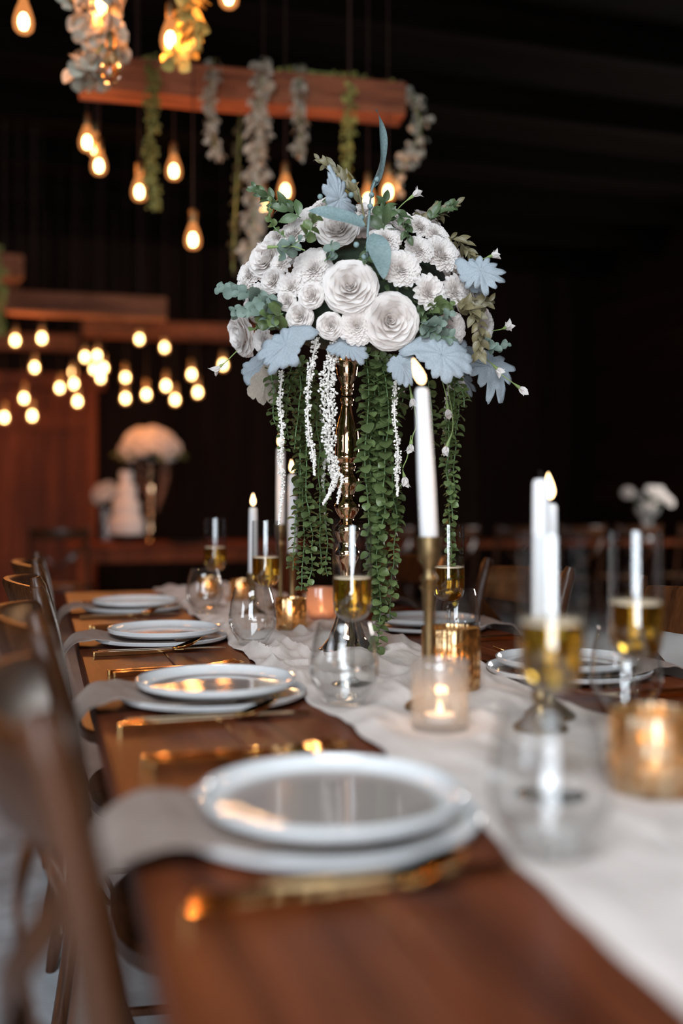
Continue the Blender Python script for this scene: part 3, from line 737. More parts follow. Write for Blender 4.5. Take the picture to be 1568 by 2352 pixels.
def rose_mesh(kind, seed, outer=True):
    """unit flower, radius about 1, facing +Z"""
    rnd = random.Random(seed); mb = MB()
    if kind == 'rose':
        rings = [(.02, .16, .34, .0, 3), (.07, .20, .38, 4, 3), (.13, .26, .42, 10, 4), (.20, .32, .46, 18, 5), (.28, .38, .50, 28, 5), (.36, .44, .52, 40, 6), (.42, .50, .54, 54, 7)]
        if outer: rings += [(.46, .54, .54, 66, 7), (.46, .58, .56, 78, 8)]
        for ri, (b, W, L, tl, c) in enumerate(rings):
            a0 = rnd.random() * 6.28
            for k in range(c):
                petal(mb, L * rnd.uniform(.93, 1.06), W * rnd.uniform(.9, 1.05), .35 if ri < 6 else .16, R(22 + ri * 4), b * .8, R(tl + rnd.uniform(-4, 4)), a0 + 2 * PI * k / c + rnd.uniform(-.12, .12), .05 if ri > 4 else .02, rnd.random() * 50, 5, 6)
    elif kind == 'zinnia':
        for ri in range(9):
            c = 8 + int(ri * 1.8); b = .02 + ri * .085; L = .26 + ri * .03
            a0 = rnd.random() * 6.28
            for k in range(c):
                petal(mb, L * rnd.uniform(.9, 1.1), .12 + ri * .012, .30, R(30), b * .75, R(4 + ri * 9.5 + rnd.uniform(-5, 5)), a0 + 2 * PI * k / c + rnd.uniform(-.1, .1), .07, rnd.random() * 50, 3, 4)
    else:   # dahlia-like with long separate outer petals
        for ri in range(7):
            c = 6 + int(ri * 1.3); b = .02 + ri * .07; L = .28 + ri * .055
            a0 = rnd.random() * 6.28
            for k in range(c):
                petal(mb, L * rnd.uniform(.85, 1.1), .13 + ri * .014, .35, R(28), b * .8, R(2 + ri * 12.5 + rnd.uniform(-8, 8)), a0 + 2 * PI * k / c + rnd.uniform(-.15, .15), .12, rnd.random() * 50, 4, 4)
    # receptacle closing the back
    mb.lathe([(0, -.10), (.16, -.06), (.30, .02), (.16, .06), (0, .07)], 10)
    return mb.mesh('rose_' + kind)
ROSE = {('rose', s): rose_mesh('rose', s) for s in (1, 2, 3)}
ROSE_IN = {s: rose_mesh('rose', s, False) for s in (1, 2, 3)}
ROSE.update({('zinnia', s): rose_mesh('zinnia', s + 10) for s in (1, 2)})
ROSE.update({('dahlia', s): rose_mesh('dahlia', s + 20) for s in (1, 2)})
_pm = MB(); petal(_pm, .56, .50, .14, R(40), .37, R(66), 0, .06, 3.3, 6, 7); PET1 = _pm.mesh('petal')
_pm = MB(); petal(_pm, .60, .54, .12, R(34), .37, R(80), 0, .08, 9.1, 6, 7); PET2 = _pm.mesh('petal_wide')

arr = thing('flower_arrangement', 'domed white rose arrangement with blue-grey leaves and trailing garlands on the tall gold vase', 'flowers', (VX.x, VX.y, SURF + zt - TZ - .0))
inv = arr.location.copy()
def L(p): return Vector(p) - inv
DC = (832, 700); RX, RYU, RYD, RD = 318, 262, 150, .235
def dome(px, py, out=1.0):
    u = (px - DC[0]) / RX; v = (DC[1] - py) / (RYU if py < DC[1] else RYD)
    q = u * u + v * v
    w_ = math.sqrt(max(0, 1 - q))
    d = 1.975 - RD * w_ * out
    vn = v * (.8 if v > 0 else .55)
    return at(px, py, d), camdir(u * .9, vn, w_ + .42), d
# dark foliage core
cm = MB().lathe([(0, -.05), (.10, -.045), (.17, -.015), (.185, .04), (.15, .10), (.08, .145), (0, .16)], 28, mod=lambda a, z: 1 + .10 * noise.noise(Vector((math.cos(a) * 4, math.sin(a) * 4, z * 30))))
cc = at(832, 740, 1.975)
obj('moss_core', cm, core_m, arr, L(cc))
ROSES = [(803, 652, 64, 'rose', 1), (900, 736, 66, 'rose', 2), (715, 609, 45, 'zinnia', 1), (621, 642, 32, 'rose', 3), (662, 656, 36, 'dahlia', 1), (712, 677, 32, 'rose', 2), (684, 726, 34, 'rose', 1),
 (756, 748, 33, 'rose', 3), (820, 750, 40, 'zinnia', 2), (604, 588, 50, 'rose', 2), (640, 602, 28, 'dahlia', 2), (700, 500, 46, 'zinnia', 1), (772, 516, 50, 'rose', 3), (668, 530, 40, 'dahlia', 1),
 (625, 548, 32, 'rose', 1), (562, 628, 32, 'zinnia', 2), (553, 660, 24, 'dahlia', 2), (542, 772, 52, 'rose', 2), (598, 785, 30, 'zinnia', 1), (887, 540, 36, 'zinnia', 2), (925, 611, 42, 'zinnia', 1),
 (970, 512, 31, 'zinnia', 2), (966, 567, 33, 'zinnia', 1), (1022, 576, 42, 'zinnia', 2), (1008, 534, 32, 'zinnia', 1), (991, 668, 42, 'dahlia', 1), (1052, 664, 38, 'dahlia', 2), (1100, 674, 30, 'rose', 3),
 (1042, 758, 38, 'zinnia', 1), (1122, 758, 40, 'zinnia', 2), (836, 478, 28, 'dahlia', 1), (1098, 800, 26, 'dahlia', 2), (745, 462, 30, 'dahlia', 2), (655, 690, 24, 'rose', 1), (925, 500, 28, 'rose', 1), (585, 680, 30, 'zinnia', 1)]
for i, (px, py, r_, kind, s) in enumerate(ROSES):
    p, n_, d = dome(px, py)
    rad = r_ / F * d * 1.0
    big = kind == 'rose' and r_ >= 44
    me = ROSE_IN[s] if big else ROSE[(kind, s)]
    fo = obj('rose' if kind == 'rose' else ('zinnia' if kind == 'zinnia' else 'dahlia'), me, petal_m, arr, mw=frame(L(p) - n_ * rad * .35, n_, i * 1.3, rad * (1.10 if kind == 'rose' else 1.12)))
    if big:
        for k in range(7): obj('petal', PET1, petal_m, fo, mw=Matrix.Rotation(2 * PI * k / 7 + .3, 4, 'Z'))
        for k in range(8): obj('petal', PET2, petal_m, fo, mw=Matrix.Rotation(2 * PI * k / 8, 4, 'Z') @ Matrix.Rotation(R(3 * (k % 3)), 4, 'Y'))
rnd = random.Random(5)
for i in range(20):     # the far side of the dome
    az = R(15 + 150 * (i % 7 + .5) / 7 + rnd.uniform(-6, 6)); el = R([8, 32, 58][i // 7 % 3] + rnd.uniform(-5, 5))
    n_ = (RIGHT * math.cos(az) * math.cos(el) + FWD * math.sin(az) * math.cos(el) + UP * math.sin(el)).normalized()
    c0 = at(DC[0], DC[1], 1.975)
    p = c0 + Vector((n_.x * .245, n_.y * .245, n_.z * .215))
    kk = [('rose', 1 + i % 3), ('zinnia', 1 + i % 2), ('dahlia', 1 + i % 2)][i % 3]
    obj(kk[0], ROSE[kk], petal_m, arr, mw=frame(L(p), n_, i, .038))

# leaves
def leaf_mesh(kind):
    v = []; f = []
    if kind == 'round': wf = lambda t: .50 * math.sin(PI * min(1, t * .97 + .015)) ** .55; n = 6
    elif kind == 'point': wf = lambda t: .26 * math.sin(PI * t ** .85) ** .9; n = 6
    elif kind == 'blade': wf = lambda t: .105 * math.sin(PI * min(1, t ** .75)) ** .7 + .004; n = 12
    for i in range(n + 1):
        t = i / n; wd = max(.002, wf(t)); z = {'round': .10, 'point': .14, 'blade': .10}[kind] * math.sin(PI * t * .9)
        for j in range(-2, 3):
            s = j / 2; v.append((s * wd, t, z + abs(s) * wd * .28 + (0.02 * math.sin(t * 9 + s) if kind == 'blade' else 0)))
    for i in range(n):
        for j in range(4): a = i * 5 + j; f.append((a, a + 1, a + 6, a + 5))
    return v, f
def lobed_mesh(seed, lob=9, asp=.40, DEEP=.24):
    """dusty-miller leaf: base at the origin, tip at y=1, rounded lobes with narrow clefts, gently cupped and wavy"""
    v = []; f = []; na, nr = 108, 6; rnd = random.Random(seed)
    amp = [rnd.uniform(.82, 1.15) for _ in range(lob + 1)]
    for i in range(nr + 1):
        q = i / nr
        for k in range(na):
            th = 2 * PI * k / na                       # 0 at the tip
            sy_, cy_ = math.sin(th), math.cos(th)
            back = max(0, -cy_)
            r0 = 1 / math.sqrt((sy_ / (asp * (1 - .35 * back))) ** 2 + (cy_ / .5) ** 2)
            ph = th * lob / 2
            notch = 1 - DEEP * (1 - abs(math.cos(ph)) ** .6) * (1 - .9 * back ** 2)
            li = int((th / (2 * PI)) * lob + .5) % lob
            sc = 1 + .045 * abs(math.sin(th * lob * 1.5 + seed))
            r = q * r0 * (notch * amp[li] * sc if q > .3 else (.55 + .45 * notch))
            x, y = r * sy_, .5 + r * cy_ * 1.02
            x += .13 * math.sin(PI * y) * (1 if seed % 2 else -1) + .05 * math.sin(y * 7 + seed)
            z = .10 * math.sin(PI * y) - .55 * x * x + .012 * q * math.sin(th * lob + seed) + .022 * math.exp(-(x - .10) ** 2 * 900)  + .05 * noise.noise(Vector((x * 5, y * 5, seed)))
            v.append((x, y, z))
    for i in range(nr):
        for k in range(na):
            k2 = (k + 1) % na; f.append((i * na + k, (i + 1) * na + k, (i + 1) * na + k2, i * na + k2))
    return MB().add(v, f)
LV = {k: leaf_mesh(k) for k in ('round', 'point', 'blade')}
LM = {}
def lmesh(kind, mat):
    key = (kind, mat.name)
    if key not in LM:
        LM[key] = MB().add(*LV[kind]).mesh('leaf_' + kind); LM[key].materials.append(mat)
    return LM[key]
def ymat(pos, ydir, face, s, w_=1.0):
    """matrix whose Y runs along the leaf and Z looks towards face"""
    y = Vector(ydir).normalized(); z = Vector(face); z = (z - y * z.dot(y))
    if z.length < 1e-4: z = y.orthogonal()
    z.normalize(); x = y.cross(z)
    m = Matrix(((x.x, y.x, z.x, 0), (x.y, y.y, z.y, 0), (x.z, y.z, z.z, 0), (0, 0, 0, 1)))
    return Matrix.Translation(pos) @ m @ Matrix.Diagonal((s * w_, s, s, 1))
# big lobed leaves: base px, tip px, depth offsets towards the camera, width factor
solid_l = {}
LOB = [((722, 762), (615, 842), .02, .02, .72, 1, 'broad'), ((752, 800), (832, 814), .03, .04, .95, 2, 'small'), ((612, 808), (585, 890), -.02, -.03, .75, 3, ''), ((932, 802), (1072, 862), .05, .07, .86, 4, ''),
       ((938, 800), (930, 880), .04, .06, .7, 5, ''), ((1060, 800), (1145, 905), -.03, .0, .8, 6, ''), ((1045, 600), (1155, 640), .03, .04, .85, 7, ''), ((815, 505), (752, 402), .05, .10, .5, 8, ''),
       ((1080, 600), (1112, 668), .03, .03, .8, 9, ''), ((1010, 830), (1075, 905), -.02, -.04, .6, 10, ''), ((1060, 780), (1040, 850), .0, .02, .7, 11, '')]
for (bx, by), (tx, ty), b_out, t_out, wf, s, nm_ in LOB:
    pb, n_, d0 = dome(bx, by); d1 = d0 - t_out
    pb = at(bx, by, d0 - b_out); pt = at(tx, ty, d1)
    vec = pt - pb
    me = lobed_mesh(s, 11 + 2 * (s % 3), .40, .42 if s in (6, 7, 10) else .20).mesh('dusty_miller_leaf')
    o = obj('dusty_miller_leaf', me, dusty_m, arr, mw=ymat(L(pb), vec, camdir(.1, .35, 1), vec.length * 1.08, wf * 1.15))
    sm = o.modifiers.new('s', 'SOLIDIFY'); sm.thickness = .010
# long blade leaves
for (bx, by), (tx, ty), fw, wf, o0 in (((852, 435), (858, 252), (1, 0, .55), .95, .10), ((838, 518), (704, 488), (0, .5, 1), 1.35, .23), ((858, 535), (880, 642), (.3, .1, 1), 2.2, .235)):
    pb = at(bx, by, 1.975 - o0); pt = at(tx, ty, 1.975 - o0 - .01); vec = pt - pb
    me = MB().add(*LV['blade']).mesh('blade_leaf')
    if by == 435: me = (lambda q: (setattr(q, 'v', [(x + .09 * math.sin(PI * y) , y, z) for x, y, z in q.v]), q)[1])(MB().add(*LV['blade'])).mesh('blade_leaf')
    obj('blade_leaf', me, blade_m, arr, mw=ymat(L(pb), vec, camdir(*fw), vec.length, wf))
# upright stalk with round seed pods carrying the blade leaves
sp_ = [at(x, y, d) for x, y, d in ((845, 640, 1.80), (843, 560, 1.76), (848, 490, 1.78), (853, 440, 1.86), (866, 405, 1.875))]
obj('stalk', MB().tube([L(p) for p in catmull(sp_, 5)], .0022, 7), blade_m, arr)
sp_ = [at(x, y, d) for x, y, d in ((840, 520, 1.80), (826, 450, 1.84), (812, 412, 1.87), (800, 395, 1.88))]
obj('stalk', MB().tube([L(p) for p in catmull(sp_, 5)], .0018, 7), rusc_brown, arr)
def sphere_prof(r_): return [(r_ * math.sin(PI * k / 6) if 0 < k < 6 else 0, -r_ * math.cos(PI * k / 6)) for k in range(7)]
podm = MB().lathe(sphere_prof(.0055), 10).mesh('seed_pod'); podm.materials.append(blade_m)
for x, y, d in ((865, 412, 1.87), (850, 473, 1.78), (812, 418, 1.865), (818, 562, 1.76), (853, 448, 1.85), (806, 448, 1.84), (830, 500, 1.78), (836, 590, 1.77), (828, 620, 1.77), (735, 452, 1.85)): obj('seed_pod', podm, blade_m, arr, L(at(x, y, d)))

def sprig(pts, mat, kind, size, name, gap=9, spread=50, wf=1.0, seed=0, stemr=.0012, face=None, sepn=None):
    """a stem through pixel points (px, py, d) with leaf pairs; leaves are sub-parts"""
    rnd = random.Random(seed)
    P = catmull([at(*p) for p in pts], 8); P = [p + Vector((noise.noise(Vector((p.z * 22, seed, i_)))for i_ in range(3))) * (.006 if name == 'eucalyptus_garland' else 0) for p in P]; tot = sum((P[i + 1] - P[i]).length for i in range(len(P) - 1))
    st = obj(name, MB().tube([L(p) for p in P], stemr, 6), euc_edge if mat in (euc_m, silver_m) else mat, arr)
    gapm = gap * px2m; acc = 0; out = 0; nxt = gapm * .5; az = rnd.random() * 6
    me = lmesh(kind, mat); loose = MB()
    cnt = 0
    for i in range(len(P) - 1):
        seg = (P[i + 1] - P[i]); ln = seg.length; t = seg.normalized()
        while nxt < acc + ln:
            p = P[i] + seg * ((nxt - acc) / ln); az += R(90) + rnd.uniform(-.5, .5)
            side = t.orthogonal().normalized(); side.rotate(Quaternion(t, az))
            fr_ = nxt / tot; s0 = size * px2m * (1 - .35 * fr_) * rnd.uniform(.65, 1.2)
            for sg in (1, -1):
                dirv = (side * sg * math.sin(R(spread)) + t * math.cos(R(spread)) * rnd.uniform(.7, 1.2) + Vector((rnd.uniform(-.28, .28) for _ in range(3)))).normalized()
                fc = (t * -.8 + camdir(0, .5, .9) * .7 + Vector((rnd.uniform(-.5, .5), rnd.uniform(-.5, .5), rnd.uniform(-.2, .5)))) if face is None else face + Vector((rnd.uniform(-.5, .5) for _ in range(3)))
                m = ymat(L(p), dirv, fc, s0, wf)
                if sepn is None or cnt < sepn: obj('leaf', me, mat, st, mw=m)
                else:
                    loose.add([m @ Vector(q) for q in LV[kind][0]], LV[kind][1])
                cnt += 1
            nxt += gapm * rnd.uniform(.85, 1.15)
        acc += ln
    if loose.v:
        o = obj('leaves', loose, mat, st); o['kind'] = 'stuff'
    return cnt
# upper sprigs of pointed leaves
sprig([(690, 500, 1.82), (655, 480, 1.83), (612, 452, 1.85), (585, 435, 1.86)], rusc_m, 'point', 42, 'ruscus_sprig', 12, 40, .9, 1, face=camdir(0, .2, 1))
sprig([(655, 545, 1.80), (628, 520, 1.8), (618, 490, 1.81), (622, 460, 1.82)], euc_m, 'round', 16, 'eucalyptus_sprig', 13, 55, .9, 2, face=camdir(0, .4, 1))
sprig([(830, 470, 1.86), (795, 420, 1.88), (770, 390, 1.9), (730, 368, 1.92)], rusc_brown, 'point', 36, 'ruscus_sprig', 10, 34, .85, 3, face=camdir(0, .2, 1))
sprig([(800, 490, 1.86), (775, 470, 1.87), (748, 455, 1.88)], rusc_m, 'point', 36, 'ruscus_sprig', 12, 45, 1.0, 4, face=camdir(0, .2, 1))
sprig([(880, 530, 1.80), (885, 495, 1.82), (880, 465, 1.84)], rusc_m, 'point', 42, 'ruscus_sprig', 12, 55, 1.1, 5, face=camdir(0, .2, 1))
sprig([(905, 480, 1.80), (930, 510, 1.79), (938, 545, 1.78)], rusc_m, 'point', 34, 'ruscus_sprig', 11, 40, 1.0, 6, face=camdir(0, .3, 1))
sprig([(960, 520, 1.88), (1000, 495, 1.90), (1030, 480, 1.92), (1050, 468, 1.93)], rusc_brown, 'point', 38, 'ruscus_sprig', 9, 36, .9, 7, face=camdir(0, .3, 1))
sprig([(985, 505, 1.87), (1015, 480, 1.9), (1045, 472, 1.91)], rusc_m, 'point', 32, 'ruscus_sprig', 12, 40, 1.0, 8, face=camdir(0, .3, 1))
sprig([(1030, 545, 1.86), (1060, 560, 1.88), (1085, 590, 1.88), (1085, 605, 1.88)], rusc_brown, 'point', 34, 'ruscus_sprig', 9, 40, .7, 9, face=camdir(0, .3, 1))
sprig([(1050, 690, 1.80), (1085, 715, 1.79), (1100, 760, 1.79), (1100, 815, 1.8)], rusc_brown, 'point', 40, 'ruscus_sprig', 9, 40, 1.0, 10, face=camdir(0, .3, 1))
sprig([(1060, 715, 1.79), (1095, 700, 1.80), (1125, 692, 1.82)], rusc_brown, 'point', 36, 'ruscus_sprig', 11, 38, .9, 11, face=camdir(0, .3, 1))
sprig([(700, 545, 1.76), (712, 530, 1.75), (725, 500, 1.76)], euc_m, 'round', 26, 'eucalyptus_sprig', 14, 60, .9, 12, face=camdir(0, .4, 1))
sprig([(640, 590, 1.76), (670, 565, 1.75), (690, 550, 1.75)], silver_m, 'round', 27, 'eucalyptus_sprig', 12, 60, .9, 13, face=camdir(0, .3, 1))
sprig([(745, 600, 1.76), (762, 580, 1.75), (760, 560, 1.76)], silver_m, 'round', 26, 'eucalyptus_sprig', 12, 60, .9, 14, face=camdir(0, .3, 1))
# silver dollar clusters
sprig([(640, 715, 1.78), (600, 690, 1.79), (560, 675, 1.80), (520, 665, 1.84), (500, 662, 1.86)], silver_m, 'round', 34, 'silver_dollar_branch', 13, 62, .95, 15, face=camdir(0, .2, 1))
sprig([(640, 745, 1.78), (600, 720, 1.77), (565, 712, 1.78), (535, 720, 1.8)], silver_m, 'round', 34, 'silver_dollar_branch', 12, 65, .95, 16, face=camdir(0, .3, 1))
sprig([(650, 720, 1.77), (610, 735, 1.77), (585, 755, 1.78)], euc_m, 'round', 30, 'eucalyptus_sprig', 11, 65, .95, 17, face=camdir(0, .3, 1))
sprig([(970, 775, 1.78), (1000, 750, 1.77), (1020, 735, 1.77), (1032, 720, 1.78)], silver_m, 'round', 30, 'silver_dollar_branch', 10, 60, .9, 18, face=camdir(0, .3, 1))
sprig([(975, 735, 1.78), (1005, 770, 1.77), (1045, 775, 1.77)], silver_m, 'round', 30, 'silver_dollar_branch', 10, 60, .8, 19, face=camdir(0, .3, 1))
sprig([(985, 720, 1.79), (1000, 700, 1.78), (1035, 705, 1.79)], euc_m, 'round', 26, 'eucalyptus_sprig', 11, 60, .8, 20, face=camdir(0, .3, 1))
sprig([(1090, 770, 1.82), (1130, 800, 1.85), (1165, 790, 1.88)], silver_m, 'round', 22, 'eucalyptus_sprig', 12, 60, .9, 21, face=camdir(0, .3, 1))
sprig([(790, 800, 1.82), (850, 815, 1.80), (900, 820, 1.82)], euc_m, 'round', 22, 'eucalyptus_sprig', 11, 60, .9, 22, face=camdir(0, .3, 1), sepn=0)
sprig([(620, 790, 1.84), (650, 825, 1.84), (700, 830, 1.86)], euc_m, 'round', 22, 'eucalyptus_sprig', 10, 60, .9, 23, face=camdir(0, .3, 1), sepn=0)
sprig([(850, 560, 1.78), (840, 600, 1.77), (842, 650, 1.78)], rusc_m, 'point', 30, 'ruscus_sprig', 10, 55, .8, 24, face=camdir(0, .3, 1), sepn=0)
sprig([(870, 625, 1.80), (880, 650, 1.80), (940, 650, 1.8)], rusc_m, 'point', 34, 'ruscus_sprig', 9, 55, .8, 25, face=camdir(0, .3, 1), sepn=0)
sprig([(950, 690, 1.80), (975, 715, 1.80), (985, 790, 1.8)], rusc_m, 'point', 30, 'ruscus_sprig', 9, 55, .8, 26, face=camdir(0, .3, 1), sepn=0)
# hanging garlands: (pixel path with distance), leaf size, how many leaves are single
GAR = [
 ([(668, 835, 1.88), (655, 880, 1.86), (648, 940, 1.85), (645, 1000, 1.85), (655, 1040, 1.86)], 19, 60),
 ([(690, 840, 1.90), (690, 900, 1.88), (682, 960, 1.88), (678, 1030, 1.88)], 18, 0),
 ([(712, 850, 1.92), (705, 950, 1.90), (700, 1040, 1.89), (708, 1130, 1.88), (712, 1230, 1.88), (712, 1345, 1.88)], 20, 90),
 ([(720, 860, 1.95), (690, 1000, 1.93), (685, 1120, 1.92), (680, 1220, 1.91), (672, 1310, 1.90)], 19, 0),
 ([(730, 880, 1.98), (728, 1010, 1.95), (733, 1130, 1.93), (738, 1230, 1.92), (742, 1315, 1.92)], 18, 0),
 ([(845, 815, 1.83), (850, 900, 1.82), (842, 980, 1.82), (838, 1060, 1.82), (842, 1150, 1.83), (850, 1230, 1.84)], 23, 80),
 ([(868, 825, 1.83), (885, 900, 1.82), (888, 1000, 1.82), (878, 1080, 1.82), (880, 1170, 1.83), (868, 1270, 1.84), (875, 1380, 1.85), (868, 1500, 1.86)], 23, 60),
 ([(880, 835, 1.88), (868, 950, 1.87), (862, 1060, 1.87), (862, 1180, 1.87), (858, 1300, 1.87), (866, 1430, 1.88)], 22, 0),
 ([(900, 840, 1.86), (912, 900, 1.86), (905, 960, 1.86), (893, 1060, 1.86), (905, 1200, 1.87), (895, 1340, 1.88), (890, 1425, 1.89)], 20, 0),
 ([(860, 830, 1.90), (845, 960, 1.89), (868, 1120, 1.89), (895, 1150, 1.88), (908, 1215, 1.88)], 20, 0),
 ([(1030, 850, 1.92), (1040, 900, 1.92), (1035, 1000, 1.91), (1028, 1080, 1.91), (1040, 1150, 1.92), (1042, 1195, 1.92)], 18, 10),
 ([(1045, 860, 1.96), (1030, 940, 1.95), (1022, 1060, 1.94), (1028, 1200, 1.94), (1040, 1330, 1.95)], 18, 0),
 ([(985, 870, 1.96), (992, 950, 1.95), (985, 1050, 1.94), (978, 1130, 1.94), (985, 1240, 1.95), (975, 1290, 1.95)], 17, 0),
 ([(1010, 850, 1.90), (1035, 860, 1.88), (1055, 900, 1.88), (1062, 935, 1.88)], 18, 0),
 ([(625, 845, 1.92), (632, 900, 1.9), (628, 960, 1.9), (640, 985, 1.9)], 17, 0)]
_rg = random.Random(77)
GAR = [([(x + _rg.uniform(-5, 5), y, d) for x, y, d in pts], sz, sepn) for pts, sz, sepn in GAR]
GAR += [([(x + dx + _rg.uniform(-6, 6), y + 8, d + .015) for x, y, d in GAR[j][0]][:cut], GAR[j][1], 0) for j, dx, cut in ((0, 18, 4), (2, -14, 6), (5, 16, 6), (6, -16, 7), (7, 12, 6), (8, 10, 5), (9, 14, 4), (10, 12, 5), (4, 9, 5))]
for k, (pts, sz, sepn) in enumerate(GAR):
    sprig(pts, euc_m, 'round', sz * 1.3, 'eucalyptus_garland', 11.5, 66, 1.0, 40 + k, .0012, None, sepn)
# white amaranthus strands
_t = (1 + 5 ** .5) / 2
ICO_V = [Vector(p).normalized() for p in ((-1, _t, 0), (1, _t, 0), (-1, -_t, 0), (1, -_t, 0), (0, -1, _t), (0, 1, _t), (0, -1, -_t), (0, 1, -_t), (_t, 0, -1), (_t, 0, 1), (-_t, 0, -1), (-_t, 0, 1))]
ICO_F = [(0, 11, 5), (0, 5, 1), (0, 1, 7), (0, 7, 10), (0, 10, 11), (1, 5, 9), (5, 11, 4), (11, 10, 2), (10, 7, 6), (7, 1, 8), (3, 9, 4), (3, 4, 2), (3, 2, 6), (3, 6, 8), (3, 8, 9), (4, 9, 5), (2, 4, 11), (6, 2, 10), (8, 6, 7), (9, 8, 1)]
def amaranthus(pts, widths, seed, name='amaranthus_strand', par=arr, den=1.0):
    rnd = random.Random(seed); P = catmull([at(*p) for p in pts], 10); n = len(P); m = MB()
    m.tube([L(p) for p in P], .0016, 6)
    tot = sum((P[i + 1] - P[i]).length for i in range(n - 1))
    k = int(tot / .0007 * den)
    for _ in range(k):
        t = rnd.random(); i = min(n - 2, int(t * (n - 1))); p = P[i].lerp(P[i + 1], t * (n - 1) - i)
        wi = t * (len(widths) - 1); a = min(len(widths) - 2, int(wi)); wd = (widths[a] + (widths[a + 1] - widths[a]) * (wi - a)) * px2m / 2
        wd *= .78 + .35 * noise.noise(Vector((p.z * 70, seed, 0)))
        o = Vector((rnd.gauss(0, 1), rnd.gauss(0, 1), rnd.gauss(0, .6))).normalized() * wd * rnd.uniform(.55, 1.05)
        r_ = rnd.uniform(.0012, .0027) * (1 if wd > .006 else .75)
        q = L(p + o); m.add([q + v * r_ * rnd.uniform(.7, 1.3) for v in ICO_V], ICO_F)
    return obj(name, m, amar_m, par)
amaranthus([(728, 775, 1.79), (715, 840, 1.79), (707, 900, 1.79), (708, 990, 1.79), (718, 1040, 1.79), (722, 1092, 1.79)], [18, 22, 20, 18, 20, 16, 4], 1)
amaranthus([(775, 775, 1.79), (758, 840, 1.79), (752, 900, 1.79), (757, 960, 1.79), (755, 1020, 1.79), (767, 1080, 1.8), (765, 1115, 1.8), (742, 1158, 1.8)], [30, 40, 46, 42, 40, 34, 24, 14, 4], 2, den=2.6)
amaranthus([(766, 1085, 1.8), (786, 1095, 1.8), (780, 1125, 1.8), (774, 1158, 1.8)], [10, 12, 10, 4], 3)
amaranthus([(648, 850, 1.835), (643, 920, 1.83), (648, 1000, 1.83), (644, 1060, 1.83), (648, 1120, 1.83), (640, 1205, 1.83)], [16, 18, 14, 18, 14, 4], 4)
amaranthus([(735, 940, 1.97), (748, 1030, 1.96), (742, 1100, 1.95), (748, 1215, 1.95)], [14, 14, 12, 3], 5)
amaranthus([(918, 850, 1.84), (907, 900, 1.81), (906, 960, 1.80), (914, 1040, 1.80), (911, 1085, 1.80), (913, 1140, 1.80)], [18, 18, 16, 18, 18, 4], 6)
amaranthus([(1030, 880, 1.98), (1022, 960, 1.98), (1030, 1080, 1.98), (1032, 1130, 1.98)], [12, 12, 10, 4], 8)
# small white trumpet flowers on wiry stalks
def freesia(pts, n=5, size=17, seed=0):
    rnd = random.Random(seed)
    P = catmull([at(*p) for p in pts], 6); t = (P[-1] - P[-2]).normalized()
    fo = obj('white_freesia', MB().tube([L(p) for p in P], [.0010] * (len(P) - 4) + [.0015, .0022, .003, .0034], 7), stalk_m, arr)
    s = size * px2m; side = t.orthogonal().normalized()
    for k in range(n):
        sd = side.copy(); sd.rotate(Quaternion(t, 2 * PI * k / n + rnd.uniform(-.3, .3)))
        dirv = t * 1.0 + sd * rnd.uniform(.35, .95)
        obj('petal', lmesh('point', petal_m), petal_m, fo, mw=ymat(L(P[-1]) - t * .002, dirv, t * .5 - sd, s * rnd.uniform(1.1, 1.6), 1.15))
FR = [[(905, 490, 1.86), (925, 468, 1.85), (948, 450, 1.85)], [(1085, 600, 1.86), (1105, 596, 1.87), (1128, 588, 1.88)], [(1130, 760, 1.86), (1148, 757, 1.87), (1160, 753, 1.88)],
      [(1095, 815, 1.85), (1120, 828, 1.86), (1140, 846, 1.87)], [(1148, 858, 1.87), (1170, 874, 1.87), (1192, 890, 1.88)], [(545, 805, 1.88), (522, 828, 1.88), (505, 842, 1.88)],
      [(925, 820, 1.84), (938, 880, 1.82), (946, 915, 1.82)], [(930, 830, 1.84), (955, 960, 1.82), (948, 1000, 1.82), (944, 1020, 1.82)], [(1005, 840, 1.88), (1022, 900, 1.86), (1028, 940, 1.86)],
      [(1020, 850, 1.88), (1040, 970, 1.86), (1026, 1025, 1.86)], [(944, 1000, 1.82), (935, 1050, 1.82), (925, 1075, 1.82), (928, 1095, 1.82)], [(700, 575, 1.74), (670, 566, 1.74), (615, 568, 1.76)]]
for k, p in enumerate(FR): freesia(p, 5, 19, k)
# pale brown underside leaves
for (bx, by), (tx, ty), s in (((628, 830), (605, 935), 21), ((900, 830), (918, 905), 22), ((1050, 840), (1058, 900), 23)):
    pb = at(bx, by, 1.95); pt = at(tx, ty, 1.95); vec = pt - pb
    obj('faded_leaf', lobed_mesh(s, 7), petal_blush_m if s != 21 else simple('faded_leaf', (.30, .25, .2), .8), arr, mw=ymat(L(pb), vec, camdir(.2, .1, 1), vec.length, .8))

